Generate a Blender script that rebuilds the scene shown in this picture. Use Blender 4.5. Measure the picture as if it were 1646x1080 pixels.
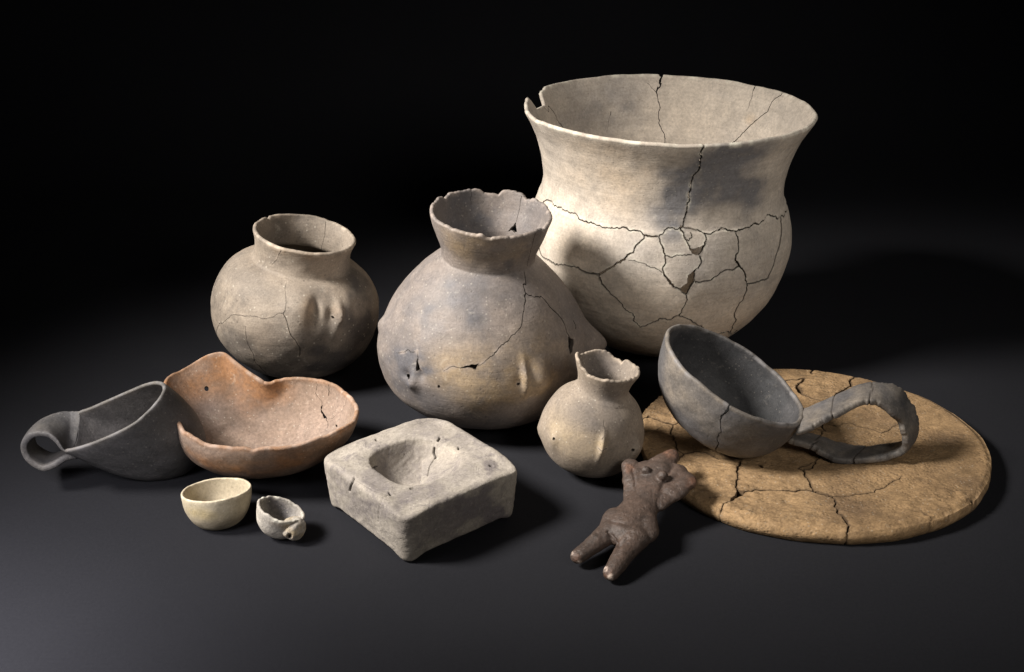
import bpy, bmesh, math, random
import numpy as np
from mathutils import Vector
from mathutils.geometry import delaunay_2d_cdt

for _o in list(bpy.data.objects):
    bpy.data.objects.remove(_o)
SC = bpy.context.scene
COL = SC.collection
R = math.radians
rng = np.random.default_rng(7)

# ------------------------------------------------------------------ camera
CAMH, PITCH, FPX = 0.70, R(24.0), 2000.0          # height, pitch, focal length in photo pixels
cam_d = bpy.data.cameras.new('camera')
cam = bpy.data.objects.new('camera', cam_d)
COL.objects.link(cam)
cam.location = (0, 0, CAMH)
cam.rotation_euler = (R(90) - PITCH, 0, 0)
cam_d.sensor_fit = 'HORIZONTAL'
cam_d.sensor_width = 36.0
cam_d.lens = 36.0 * FPX / 1646.0
cam_d.clip_start = 0.02
cam_d.clip_end = 50
SC.camera = cam

# ------------------------------------------------------------------ world, lamps, exposure
world = bpy.data.worlds.new('World')
SC.world = world
world.use_nodes = True
bg = world.node_tree.nodes['Background']
bg.inputs['Color'].default_value = (0.8, 0.9, 1.0, 1)
bg.inputs['Strength'].default_value = 0.012
SC.view_settings.view_transform = 'Standard'
SC.view_settings.look = 'None'
SC.view_settings.exposure = 0.22
SC.view_settings.gamma = 1.0
SC.cycles.max_bounces = 6


def aim(o, target):
    d = Vector(target) - o.location
    o.rotation_euler = d.to_track_quat('-Z', 'Y').to_euler()


def spot(name, loc, target, power, size_deg, blend, soft, col):
    l = bpy.data.lights.new(name, 'SPOT')
    l.energy = power
    l.spot_size = R(size_deg)
    l.spot_blend = blend
    l.shadow_soft_size = soft
    l.color = col
    o = bpy.data.objects.new(name, l)
    COL.objects.link(o)
    o.location = loc
    aim(o, target)
    return o


def area(name, loc, target, power, sx, sy, col, spread=180):
    l = bpy.data.lights.new(name, 'AREA')
    l.shape = 'RECTANGLE'
    l.size, l.size_y = sx, sy
    l.energy = power
    l.color = col
    l.spread = R(spread)
    o = bpy.data.objects.new(name, l)
    COL.objects.link(o)
    o.location = loc
    aim(o, target)
    return o


spot('key_lamp', (-1.28, 0.95, 1.30), (-0.04, 1.29, 0.12), 375, 36, 1.0, 0.27, (1.0, 0.95, 0.89))
area('fill_lamp', (0.75, 0.1, 0.95), (0.27, 1.5, 0.24), 1.1, 0.5, 0.5, (1.0, 0.94, 0.87), 60)
spot('added_floor_spill', (-0.55, 0.80, 0.32), (-0.54, 0.85, 0.0), 19, 118, 1.0, 0.10, (1.0, 0.96, 0.98))  # added, unseen source that brightens only the lower-left paper


# ------------------------------------------------------------------ pixel <-> place
def ray(px, py):
    a, b = (px - 823.0) / FPX, -(py - 540.0) / FPX
    return np.array([a, math.cos(PITCH) + b * math.sin(PITCH), -math.sin(PITCH) + b * math.cos(PITCH)])


def ground(px, py, z=0.0):
    r = ray(px, py)
    return np.array([0, 0, CAMH]) + r * ((z - CAMH) / r[2])


def at(px, py, Y):
    r = ray(px, py)
    return np.array([0, 0, CAMH]) + r * (Y / r[1])


def project(X):
    X = np.asarray(X, float) - [0, 0, CAMH]
    zc = X[..., 1] * math.cos(PITCH) - X[..., 2] * math.sin(PITCH)
    yc = X[..., 1] * math.sin(PITCH) + X[..., 2] * math.cos(PITCH)
    return np.stack([823 + FPX * X[..., 0] / zc, 540 - FPX * yc / zc], -1)


def Z(ox, oy, k, pts):
    """points read in an enlarged crop of the photo -> photo pixels"""
    return [(ox + p[0] / k, oy + p[1] / k) for p in pts]


# ------------------------------------------------------------------ noise (numpy)
def _hash(i, j, k, seed):
    h = (i.astype(np.int64) * 374761393 + j.astype(np.int64) * 668265263 + k.astype(np.int64) * 2147483647 + seed * 974634777) & 0xffffffff
    h = ((h ^ (h >> 13)) * 1274126177) & 0xffffffff
    h = h ^ (h >> 16)
    return (h & 0xffffff) / float(0xffffff) * 2 - 1


def vnoise(P, freq, seed=0):
    Q = P * freq + 1000.0
    I = np.floor(Q)
    f = Q - I
    f = f * f * f * (f * (f * 6 - 15) + 10)
    I = I.astype(np.int64)
    out = 0
    for a in (0, 1):
        for b in (0, 1):
            for c in (0, 1):
                w = (f[:, 0] if a else 1 - f[:, 0]) * (f[:, 1] if b else 1 - f[:, 1]) * (f[:, 2] if c else 1 - f[:, 2])
                out = out + w * _hash(I[:, 0] + a, I[:, 1] + b, I[:, 2] + c, seed)
    return out


def fbm(P, freq, oct=3, seed=0):
    o, a = 0, 1.0
    for k in range(oct):
        o = o + a * vnoise(P, freq * 2 ** k, seed + k)
        a *= 0.5
    return o


def smooth(x, a, b):
    t = np.clip((x - a) / (b - a), 0, 1)
    return t * t * (3 - 2 * t)


# ------------------------------------------------------------------ curves
def catmull(pts, n=16, closed=False):
    P = np.asarray(pts, float)
    m = len(P)
    out = []
    rngi = range(m if closed else m - 1)
    for i in rngi:
        if closed:
            p0, p1, p2, p3 = P[(i - 1) % m], P[i], P[(i + 1) % m], P[(i + 2) % m]
        else:
            p1, p2 = P[i], P[i + 1]
            p0 = P[i - 1] if i else 2 * p1 - p2
            p3 = P[i + 2] if i + 2 < m else 2 * p2 - p1
        d1 = max(np.linalg.norm(p1 - p0), 1e-9) ** .5
        d2 = max(np.linalg.norm(p2 - p1), 1e-9) ** .5
        d3 = max(np.linalg.norm(p3 - p2), 1e-9) ** .5
        t0, t1, t2, t3 = 0, d1, d1 + d2, d1 + d2 + d3
        t = np.linspace(t1, t2, n, endpoint=False)[:, None]
        A1 = (t1 - t) / (t1 - t0) * p0 + (t - t0) / (t1 - t0) * p1
        A2 = (t2 - t) / (t2 - t1) * p1 + (t - t1) / (t2 - t1) * p2
        A3 = (t3 - t) / (t3 - t2) * p2 + (t - t2) / (t3 - t2) * p3
        B1 = (t2 - t) / (t2 - t0) * A1 + (t - t0) / (t2 - t0) * A2
        B2 = (t3 - t) / (t3 - t1) * A2 + (t - t1) / (t3 - t1) * A3
        out.append((t2 - t) / (t2 - t1) * B1 + (t - t1) / (t2 - t1) * B2)
    out = np.concatenate(out)
    if not closed:
        out = np.vstack([out, P[-1]])
    return out


class Profile:
    """(r, z) curve by arc length; pieces meet in corners"""
    def __init__(self, pieces):
        pts = None
        for pc in pieces:
            c = catmull(pc, 24)
            pts = c if pts is None else np.vstack([pts, c[1:]])
        L = np.concatenate([[0], np.cumsum(np.linalg.norm(np.diff(pts, axis=0), axis=1))])
        self.T = L[-1]
        tt = np.linspace(0, self.T, 1600)
        self.tt = tt
        r, z = np.interp(tt, L, pts[:, 0]), np.interp(tt, L, pts[:, 1])
        k = np.ones(9) / 9                                   # ease the corners a little
        rs, zs = np.convolve(np.pad(r, 4, 'edge'), k, 'valid'), np.convolve(np.pad(z, 4, 'edge'), k, 'valid')
        rs[:5], zs[:5], rs[-5:], zs[-5:] = r[:5], z[:5], r[-5:], z[-5:]
        self.r, self.z = rs, zs

    def __call__(self, t):
        over = np.clip(t - self.T, 0, None)
        dr = (self.r[-1] - self.r[-40]) / (self.tt[-1] - self.tt[-40])
        dz = (self.z[-1] - self.z[-40]) / (self.tt[-1] - self.tt[-40])
        return np.interp(t, self.tt, self.r) + over * dr, np.interp(t, self.tt, self.z) + over * dz

    def t_of_z(self, z):
        return self.tt[np.argmin(abs(self.z - z))]


def rot(roll, tilt, yaw=0):
    """roll: leans right (+x); tilt: leans toward the camera (-y)"""
    a, b, c = R(roll), R(tilt), R(yaw)
    Ry = np.array([[math.cos(a), 0, math.sin(a)], [0, 1, 0], [-math.sin(a), 0, math.cos(a)]])
    Rx = np.array([[1, 0, 0], [0, math.cos(b), -math.sin(b)], [0, math.sin(b), math.cos(b)]])
    Rz = np.array([[math.cos(c), -math.sin(c), 0], [math.sin(c), math.cos(c), 0], [0, 0, 1]])
    return Ry @ Rx @ Rz


# ------------------------------------------------------------------ scene objects
def thing(name, label, cat, loc):
    o = bpy.data.objects.new(name, None)
    o.empty_display_size = 0.03
    COL.objects.link(o)
    o.location = loc
    o['label'] = label
    o['category'] = cat
    return o


def mesh_obj(name, verts, faces, mat, parent=None, mask=None, normals=None, loc=None):
    me = bpy.data.meshes.new(name)
    me.from_pydata([tuple(v) for v in verts], [], [tuple(f) for f in faces])
    me.update()
    me.materials.append(mat)
    a = me.attributes.new('mask', 'FLOAT_COLOR', 'POINT')
    m = np.zeros((len(verts), 4), np.float32)
    if mask is not None:
        m[:, :mask.shape[1]] = mask
    a.data.foreach_set('color', m.ravel())
    me.polygons.foreach_set('use_smooth', [True] * len(me.polygons))
    if normals is not None:
        n = np.asarray(normals, float)
        n = n / np.maximum(np.linalg.norm(n, axis=1, keepdims=True), 1e-9)
        me.normals_split_custom_set_from_vertices([tuple(v) for v in n])
    o = bpy.data.objects.new(name, me)
    COL.objects.link(o)
    if parent is not None:
        o.parent = parent
    if loc is not None:
        o.location = loc
    return o


# ------------------------------------------------------------------ materials
def clay(name, base, var, dark, warm, dirt=(0.03, 0.024, 0.02), speck=0.25, rough=0.82, bump=0.25,
         grain=420, big=9, streak=0.0, pits=0.0, speck_scale=290, contrast=0.5, grime=0.35, pale=0.25, vary=0.0, wear_col=None, scratch=0.18, spec=0.25, speck_col=(0.62, 0.57, 0.48)):
    m = bpy.data.materials.new(name)
    m.use_nodes = True
    nt = m.node_tree
    N, L = nt.nodes, nt.links
    for n in list(N):
        N.remove(n)
    out = N.new('ShaderNodeOutputMaterial')
    pb = N.new('ShaderNodeBsdfPrincipled')
    L.new(pb.outputs[0], out.inputs[0])
    pb.inputs['Roughness'].default_value = rough
    pb.inputs['Specular IOR Level'].default_value = spec
    tc = N.new('ShaderNodeTexCoord')
    at_ = N.new('ShaderNodeAttribute')
    at_.attribute_name = 'mask'
    sep = N.new('ShaderNodeSeparateColor')
    L.new(at_.outputs['Color'], sep.inputs[0])

    def noise(scale, detail=6, rough_=0.6, vec=None, dist=0.0):
        n = N.new('ShaderNodeTexNoise')
        n.inputs['Scale'].default_value = scale
        n.inputs['Detail'].default_value = detail
        n.inputs['Roughness'].default_value = rough_
        n.inputs['Distortion'].default_value = dist
        L.new(vec or tc.outputs['Object'], n.inputs['Vector'])
        return n.outputs['Fac']

    def ramp(fac, a, b, lo=0.0, hi=1.0):
        n = N.new('ShaderNodeMapRange')
        n.interpolation_type = 'SMOOTHSTEP'
        L.new(fac, n.inputs['Value'])
        n.inputs['From Min'].default_value = a
        n.inputs['From Max'].default_value = b
        n.inputs['To Min'].default_value = lo
        n.inputs['To Max'].default_value = hi
        return n.outputs['Result']

    def mix(fac, A, B, mode='MIX'):
        n = N.new('ShaderNodeMix')
        n.data_type = 'RGBA'
        n.blend_type = mode
        for s, v in ((n.inputs['Factor'], fac), (n.inputs['A'], A), (n.inputs['B'], B)):
            if isinstance(v, tuple):
                s.default_value = (*v, 1)
            elif isinstance(v, (int, float)):
                s.default_value = v
            else:
                L.new(v, s)
        return n.outputs['Result']

    def math_(op, a, b):
        n = N.new('ShaderNodeMath')
        n.operation = op
        for s, v in zip(n.inputs, (a, b)):
            if isinstance(v, (int, float)):
                s.default_value = v
            else:
                L.new(v, s)
        return n.outputs[0]

    nbig = noise(big, 5, 0.62, dist=0.4)
    nmid = noise(big * 6, 6, 0.65)
    nfine = noise(grain, 4, 0.7)
    c = mix(ramp(nbig, 0.36, 0.64), base, var)
    sm = math_('MULTIPLY', sep.outputs[0], ramp(nmid, 0.25, 0.6, 0.75, 1.08))
    wm = math_('MULTIPLY', sep.outputs[1], ramp(nmid, 0.3, 0.65, 0.6, 1.1))
    c = mix(wm, c, warm)
    c = mix(sm, c, dark)
    lo = 1.0 - 0.34 * contrast
    v = ramp(nmid, 0.25, 0.75, lo, 1.0 + 0.22 * contrast)
    g = ramp(nfine, 0.25, 0.75, 1.0 - 0.40 * contrast, 1.0 + 0.32 * contrast)
    tone = math_('MULTIPLY', v, g)
    if vary:
        oi = N.new('ShaderNodeObjectInfo')
        tone = math_('MULTIPLY', tone, ramp(oi.outputs['Random'], 0.0, 1.0, 1 - vary, 1 + vary))
    gr = noise(big * 2.4, 9, 0.68, dist=1.1)
    grime_f = math_('MULTIPLY', ramp(gr, 0.47, 0.72), grime)
    pl_ = noise(big * 7.5, 9, 0.78, dist=0.6)
    pale_f = math_('MULTIPLY', ramp(pl_, 0.56, 0.74), pale)
    c = mix(grime_f, c, dark)
    scr = None
    for rz_, sc_ in (((0.3, 0.5, 0.6), (14, 520, 60)), ((0.9, -0.4, -0.7), (480, 16, 50))):
        mp2 = N.new('ShaderNodeMapping')
        mp2.inputs['Rotation'].default_value = rz_
        mp2.inputs['Scale'].default_value = sc_
        L.new(tc.outputs['Object'], mp2.inputs['Vector'])
        ln_ = ramp(noise(1.0, 3, 0.6, mp2.outputs[0]), 0.60, 0.72)
        ln_ = math_('MULTIPLY', ln_, ramp(noise(26, 3), 0.42, 0.6))
        scr = ln_ if scr is None else math_('MAXIMUM', scr, ln_)
    c = mix(math_('MULTIPLY', scr, scratch), c, dark)
    c = mix(pale_f, c, speck_col)
    if streak:
        mp = N.new('ShaderNodeMapping')
        mp.inputs['Scale'].default_value = (9, 9, 170)
        L.new(tc.outputs['Object'], mp.inputs['Vector'])
        ns = noise(1.0, 5, 0.7, mp.outputs[0])
        tone = math_('MULTIPLY', tone, ramp(ns, 0.3, 0.7, 1 - streak, 1 + streak * 0.7))
    cc = N.new('ShaderNodeCombineColor')
    for i in range(3):
        L.new(tone, cc.inputs[i])
    c = mix(1.0, c, cc.outputs[0], 'MULTIPLY')
    # pale and dark grit
    vo = N.new('ShaderNodeTexVoronoi')
    vo.inputs['Scale'].default_value = speck_scale
    L.new(tc.outputs['Object'], vo.inputs['Vector'])
    vs = N.new('ShaderNodeSeparateColor')
    L.new(vo.outputs['Color'], vs.inputs[0])
    spot_ = math_('MULTIPLY', ramp(vo.outputs['Distance'], 0.12, 0.34, 1.0, 0.0), ramp(vs.outputs[0], 0.80, 0.86, 0.0, 1.0))
    dspot = math_('MULTIPLY', ramp(vo.outputs['Distance'], 0.12, 0.36, 1.0, 0.0), ramp(vs.outputs[1], 0.84, 0.9, 0.0, 1.0))
    c = mix(math_('MULTIPLY', spot_, speck), c, speck_col)
    c = mix(math_('MULTIPLY', dspot, speck * 0.9), c, dirt)
    wr = math_('MULTIPLY', at_.outputs['Alpha'], ramp(nmid, 0.35, 0.55, 0.15, 1.0))
    c = mix(wr, c, wear_col or tuple(min(.75, x * 1.45 + .02) for x in base))
    c = mix(sep.outputs[2], c, dirt)
    L.new(c, pb.inputs['Base Color'])
    h = math_('ADD', math_('MULTIPLY', nfine, 0.5), math_('MULTIPLY', nmid, 1.6))
    h = math_('ADD', h, math_('MULTIPLY', dspot, -0.5))
    h = math_('ADD', h, math_('MULTIPLY', scr, -1.5 * scratch))
    h = math_('ADD', h, math_('MULTIPLY', pl_, 0.8))
    h = math_('ADD', h, math_('MULTIPLY', spot_, 0.25))
    if streak:
        h = math_('ADD', h, math_('MULTIPLY', ns, 1.2))
    if pits:
        vp = N.new('ShaderNodeTexVoronoi')
        vp.inputs['Scale'].default_value = 210
        L.new(tc.outputs['Object'], vp.inputs['Vector'])
        pit = math_('MULTIPLY', ramp(vp.outputs['Distance'], 0.1, 0.5, 1.0, 0.0), ramp(noise(26, 3), 0.4, 0.62))
        h = math_('ADD', h, math_('MULTIPLY', pit, -pits))
    b = N.new('ShaderNodeBump')
    b.inputs['Strength'].default_value = bump
    b.inputs['Distance'].default_value = 0.0016
    L.new(h, b.inputs['Height'])
    L.new(b.outputs[0], pb.inputs['Normal'])
    return m


# ------------------------------------------------------------------ shells with real cracks
class Field:
    """F(p) < 0 inside a crack or a lost piece, distance outside"""
    def __init__(self, W):
        self.A, self.B, self.wa, self.wb = [], [], [], []
        self.polys = []
        self.W = W
        self.wmin = 0.0

    def crack(self, P, w, rough=0.10, seed=1, thin=False):
        r = np.random.default_rng(seed * 131 + len(self.A))
        P = [np.array(p, float) for p in P]
        w = list(np.full(len(P), w, float)) if np.isscalar(w) else [float(x) for x in w]
        if not thin:
            w = [max(x, self.wmin) for x in w]
        for _ in range(6):
            Q, V = [P[0]], [w[0]]
            for i in range(len(P) - 1):
                d = P[i + 1] - P[i]
                ln = np.linalg.norm(d)
                if ln > 0.0026:
                    n = np.array([-d[1], d[0]])
                    Q.append((P[i] + P[i + 1]) / 2 + n * r.normal(0, rough))
                    V.append(max((w[i] + w[i + 1]) / 2 * r.uniform(0.75, 1.28), 0 if thin else self.wmin))
                Q.append(P[i + 1])
                V.append(w[i + 1])
            P, w = Q, V
        for i in range(len(P) - 1):
            self.A.append(P[i]); self.B.append(P[i + 1]); self.wa.append(w[i] * .43); self.wb.append(w[i + 1] * .43)

    def hole(self, P, seed=3):
        r = np.random.default_rng(seed * 17 + len(self.polys))
        P = [np.array(p, float) for p in P]
        for _ in range(3):
            Q = []
            for i in range(len(P)):
                a, b = P[i], P[(i + 1) % len(P)]
                Q.append(a)
                d = b - a
                if np.linalg.norm(d) > 0.002:
                    Q.append((a + b) / 2 + np.array([-d[1], d[0]]) * r.normal(0, 0.07))
            P = Q
        self.polys.append(np.array(P))

    def finish(self):
        self.A, self.B = np.array(self.A).reshape(-1, 2), np.array(self.B).reshape(-1, 2)
        self.wa, self.wb = np.array(self.wa), np.array(self.wb)

    def __call__(self, p):
        CAP, TS = 0.008, 0.012
        F = np.full(len(p), CAP)
        if len(self.A) and len(p):
            lo, hi = np.minimum(self.A, self.B) - CAP, np.maximum(self.A, self.B) + CAP
            d = self.B - self.A
            l2 = np.maximum((d * d).sum(1), 1e-14)
            tile = np.floor(p / TS).astype(np.int64)
            key = tile[:, 0] * 100003 + tile[:, 1]
            o = np.argsort(key, kind='stable')
            ks = key[o]
            cut = np.flatnonzero(np.diff(ks)) + 1
            for g in np.split(o, cut):
                x0 = tile[g[0]] * TS
                m = np.flatnonzero((lo[:, 0] < x0[0] + TS) & (hi[:, 0] > x0[0]) & (lo[:, 1] < x0[1] + TS) & (hi[:, 1] > x0[1]))
                if not len(m):
                    continue
                q = p[g][:, None, :] - self.A[m][None]
                dm = d[m]
                t = np.clip((q[..., 0] * dm[:, 0] + q[..., 1] * dm[:, 1]) / l2[m], 0, 1)
                ex, ey = q[..., 0] - t * dm[:, 0], q[..., 1] - t * dm[:, 1]
                D = np.sqrt(ex * ex + ey * ey) - (self.wa[m] + (self.wb[m] - self.wa[m]) * t)
                F[g] = np.minimum(CAP, D.min(1))
        for P in self.polys:
            A, B = P, np.roll(P, -1, 0)
            d = B - A
            l2 = np.maximum((d * d).sum(1), 1e-14)
            lo, hi = P.min(0) - CAP, P.max(0) + CAP
            idx = np.flatnonzero((p > lo).all(1) & (p < hi).all(1))
            for i in range(0, len(idx), 4000):
                ii = idx[i:i + 4000]
                x = p[ii]
                q = x[:, None, :] - A[None]
                t = np.clip((q * d).sum(-1) / l2, 0, 1)
                e = q - t[..., None] * d
                D = np.sqrt((e * e).sum(-1)).min(1)
                c = ((A[None, :, 1] > x[:, None, 1]) != (B[None, :, 1] > x[:, None, 1]))
                xi = A[None, :, 0] + (x[:, None, 1] - A[None, :, 1]) * d[None, :, 0] / np.where(abs(d[:, 1]) < 1e-12, 1e-12, d[:, 1])[None]
                ins = (c & (x[:, None, 0] < xi)).sum(1) % 2 == 1
                F[ii] = np.minimum(F[ii], np.where(ins, -D, D))
        return F

    def samples(self, step):
        out = []
        for a, b, wa, wb in zip(self.A, self.B, self.wa, self.wb):
            n = max(2, int(np.linalg.norm(b - a) / step) + 1)
            out.append(a + (b - a) * np.linspace(0, 1, n)[:, None])
        for P in self.polys:
            for a, b in zip(P, np.roll(P, -1, 0)):
                n = max(2, int(np.linalg.norm(b - a) / step) + 1)
                out.append(a + (b - a) * np.linspace(0, 1, n)[:, None])
        return np.concatenate(out) if out else np.zeros((0, 2))


class Surface:
    """S(s,t) -> points relative to the thing's base; looks pixels up on itself"""
    def __init__(self, S, W, T, base, thick, nu=520, nv=260):
        self.S, self.W, self.T, self.base, self.thick = S, W, T, np.asarray(base, float), thick
        s, t = np.meshgrid(np.linspace(0, W, nu, endpoint=False), np.linspace(T * 0.004, T * 0.998, nv))
        self.st = np.stack([s.ravel(), t.ravel()], -1)
        P, n = self.pn(self.st)
        self.th = thick(self.st[:, 1]) if callable(thick) else np.full(len(self.st), thick)
        self.po, self.pi = project(P + self.base), project(P - n * self.th[:, None] + self.base)
        view = P + self.base - np.array([0, 0, CAMH])
        self.front = (n * view).sum(1) < 0

    def pn(self, st):
        e = 0.0004
        s, t = st[:, 0], st[:, 1]
        P = self.S(s, t)
        t0, t1 = np.clip(t - e, 0, None), np.minimum(t + e, self.T)
        ds = self.S(s + e, t) - self.S(s - e, t)
        dt = self.S(s, t1) - self.S(s, t0)
        n = np.cross(ds, dt)
        n = n / np.maximum(np.linalg.norm(n, axis=1, keepdims=True), 1e-12)
        return P, n

    def find(self, px, py, inner=False):
        q = self.pi if inner else self.po
        ok = ~self.front if inner else self.front
        d = ((q - [px, py]) ** 2).sum(1)
        d[~ok] = 1e12
        return self.st[np.argmin(d)].copy()

    def line(self, pts, inner=False):
        P = [self.find(x, y, inner) for x, y in pts]
        for i in range(1, len(P)):                              # unwrap across the seam
            while P[i][0] - P[i - 1][0] > self.W / 2: P[i][0] -= self.W
            while P[i][0] - P[i - 1][0] < -self.W / 2: P[i][0] += self.W
        return P


def components(tris, nv):
    lab = np.arange(nv)
    while True:
        m = lab[tris].min(1)
        new = lab.copy()
        for k in range(3):
            np.minimum.at(new, tris[:, k], m)
        new = new[new]
        if (new == lab).all():
            return lab[tris[:, 0]]
        lab = new


def build_shell(sf, field, mat, parent, names, cell, fine=0.0008, region=None, mask=None, lip=1.0, worn=0.0005,
                closed_bottom=True, min_tris=14, single=None, crack_dirt=0.75, step=0.0, band=0.004, imat=None):
    """names: region index -> part name; single: make one unparented object (name, loc, props)"""
    W, T = sf.W, sf.T
    field.finish()
    nx, ny = int(round(W / cell)), int(round(T / (cell * 0.87)))
    pts = []
    for j in range(1, ny):
        off = 0.5 if j % 2 else 0.0
        x = (np.arange(nx) + off) / nx * W
        x = x[(x > W / nx * 0.4)]
        pts.append(np.stack([x, np.full(len(x), j * T / ny)], -1))
    pts = np.concatenate(pts)
    pts = pts + rng.normal(0, cell * 0.06, pts.shape)
    pts[:, 0] = np.clip(pts[:, 0], cell * .3, W - cell * .3)
    pts[:, 1] = np.clip(pts[:, 1], cell * .3, T - cell * .3)
    Fc = field(pts)
    pts = pts[Fc > band * 0.8]
    smp = field.samples(fine)
    fin = np.zeros((0, 2))
    if len(smp):
        ij = np.unique(np.floor(smp / fine).astype(np.int64), axis=0)
        k = int(band / fine) + 1
        oo = np.stack(np.meshgrid(np.arange(-k, k + 1), np.arange(-k, k + 1)), -1).reshape(-1, 2)
        cells = np.unique(ij // 2, axis=0)
        oo2 = np.unique(oo // 2, axis=0)
        cc = np.unique((cells[:, None, :] + oo2[None]).reshape(-1, 2), axis=0)
        sub = np.array([[0, 0], [1, 0], [0, 1], [1, 1]])
        cc = (cc[:, None, :] * 2 + sub[None]).reshape(-1, 2)
        fin = (cc + 0.5 + rng.uniform(-.12, .12, cc.shape)) * fine
        fin = fin[(fin[:, 0] > fine * .4) & (fin[:, 0] < W - fine * .4) & (fin[:, 1] > fine * .4) & (fin[:, 1] < T - fine * .4)]
        F = field(fin)
        fin, F = fin[(F < band) & (F > -fine * 1.2)], F[(F < band) & (F > -fine * 1.2)]
        keep = (F < fine * 4) | (rng.random(len(F)) < 0.30)      # thinner away from the edge
        fin, F = fin[keep], F[keep]
        near = abs(F) < fine * 0.75
        q = fin[near]
        for _ in range(2):
            h = 2e-5
            f0 = field(q)
            gx = (field(q + [h, 0]) - field(q - [h, 0])) / (2 * h)
            gy = (field(q + [0, h]) - field(q - [0, h])) / (2 * h)
            gg = np.maximum(gx * gx + gy * gy, 0.2)
            st = np.clip(f0 / gg, -fine, fine)
            q = q - np.stack([gx * st, gy * st], -1)
        fin[near] = q
        F = field(fin)
        fin = fin[(F > -fine * 0.03)]
        fin[:, 0] = np.clip(fin[:, 0], fine * .3, W - fine * .3)
        fin[:, 1] = np.clip(fin[:, 1], 1e-4, T - 1e-4)
    # edges of the sheet
    nb = max(int(W / (cell * 0.6)), 40)
    top = np.stack([np.linspace(0, W, nb + 1), np.full(nb + 1, T)], -1)
    bot = np.stack([np.linspace(0, W, nb + 1), np.zeros(nb + 1)], -1)
    ns_ = max(int(T / cell), 10)
    sd = np.linspace(0, T, ns_ + 1)[1:-1]
    lft = np.stack([np.zeros(len(sd)), sd], -1)
    rgt = np.stack([np.full(len(sd), W), sd], -1)
    extra = np.zeros((0, 2))
    if len(smp):                                             # fine rim points where cracks reach the rim
        xs = np.arange(fine, W, fine)
        e = np.stack([xs, np.full(len(xs), T)], -1)
        fe = field(e)
        extra = e[(abs(fe) < fine * 5)]
    A = np.concatenate([top, bot, lft, rgt, extra, pts, fin])
    FA = field(A)
    A = A[FA > -fine * 0.05]
    res = delaunay_2d_cdt([Vector(p) for p in A], [], [], 0, 1e-7)
    st = np.array([tuple(v) for v in res[0]])
    tri = np.array([t for t in res[2] if len(t) == 3])
    cen = st[tri].mean(1)
    a2 = np.cross(st[tri[:, 1]] - st[tri[:, 0]], st[tri[:, 2]] - st[tri[:, 0]])
    tri = np.where((a2 < 0)[:, None], tri[:, ::-1], tri)
    ok = (abs(a2) > 1e-11) & (field(cen) > -fine * 0.04)
    tri = tri[ok]
    # weld the seam
    weld = np.arange(len(st))
    left = {round(v[1], 6): i for i, v in enumerate(st) if v[0] < 1e-7}
    for i, v in enumerate(st):
        if v[0] > W - 1e-7:
            j = left.get(round(v[1], 6))
            if j is not None:
                weld[i] = j
    tri = weld[tri]
    cen = st[tri].mean(1)
    F = field(st)
    P, n = sf.pn(st)
    th = sf.thick(st[:, 1]) if callable(sf.thick) else np.full(len(st), sf.thick)
    edge = np.exp(-np.clip(F, 0, None) / 0.0008)
    Pi = P - n * th[:, None]
    P = P - n * (edge * worn)[:, None]
    Pi = Pi + n * (edge * worn * 0.5)[:, None]
    mo = np.zeros((len(st), 3)); mi = np.zeros((len(st), 3))
    if mask:
        mo = mask(P, st, n, 'out'); mi = mask(Pi, st, n, 'in')
    mo[:, 2] = np.maximum(mo[:, 2], np.exp(-np.clip(F, 0, None) / 0.0004) * 0.45)
    nzw = np.clip(fbm(P, 120, 3, 21) * .9 + .25, 0, 1)
    wo = np.maximum(np.exp(-np.clip(F - .0008, 0, None) / 0.0011) * nzw * .75 * (F < .006), smooth(st[:, 1], T - .0035, T) * nzw * .9 * (sf.wear(st) if hasattr(sf, 'wear') else 1))
    mo = np.concatenate([mo, wo[:, None]], 1)
    mi = np.concatenate([mi, (smooth(st[:, 1], T - .003, T) * nzw * .8)[:, None]], 1)
    # which regions, which pieces
    reg = region(cen) if region else np.zeros(len(tri), int)
    comp = components(tri, len(st))
    for r_ in np.unique(reg):
        if r_ == 0:
            continue
        ii = np.flatnonzero(reg == r_)
        lab = components(tri[ii], len(st))
        u_, c_ = np.unique(lab, return_counts=True)
        if r_ >= 2 or len(u_) > 1:
            big_ = u_[np.argmax(c_)]
            reg[ii[lab != big_]] = 0
    ed = np.sort(np.concatenate([tri[:, [0, 1]], tri[:, [1, 2]], tri[:, [2, 0]]]), axis=1)
    key = ed[:, 0].astype(np.int64) * len(st) + ed[:, 1]
    uk, cnt = np.unique(key, return_counts=True)
    bkeys = uk[cnt == 1]
    objs = []
    jobs = []
    for c in np.unique(comp):
        for r_ in np.unique(reg[comp == c]):
            sel = (comp == c) & (reg == r_)
            if sel.sum() >= min_tris:
                jobs.append((int(sel.sum()), r_, sel))
    jobs.sort(key=lambda j: -j[0])
    for cnt_, r_, sel in jobs:
        tr = tri[sel]
        used, inv = np.unique(tr, return_inverse=True)
        tr = inv.reshape(tr.shape)
        k = len(used)
        off_ = rng.normal(0, step) if step else 0.0
        Pq, Piq = P + n * off_, Pi + n * off_
        V = [Pq[used], Piq[used]]
        NN = [n[used], -n[used]]
        MM = [mo[used], mi[used]]
        FF = [tr, tr[:, ::-1] + k]
        e3 = np.concatenate([tr[:, [0, 1]], tr[:, [1, 2]], tr[:, [2, 0]]])
        g3 = used[e3]
        k3 = g3.min(1).astype(np.int64) * len(st) + g3.max(1)
        _, i3, c3 = np.unique(k3, return_inverse=True, return_counts=True)
        m3 = c3[i3.ravel()] == 1
        if closed_bottom:
            m3 &= ~((st[g3[:, 0], 1] < 1e-6) & (st[g3[:, 1], 1] < 1e-6))
        be = e3[m3]
        real = np.isin(k3[m3], bkeys)
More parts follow.
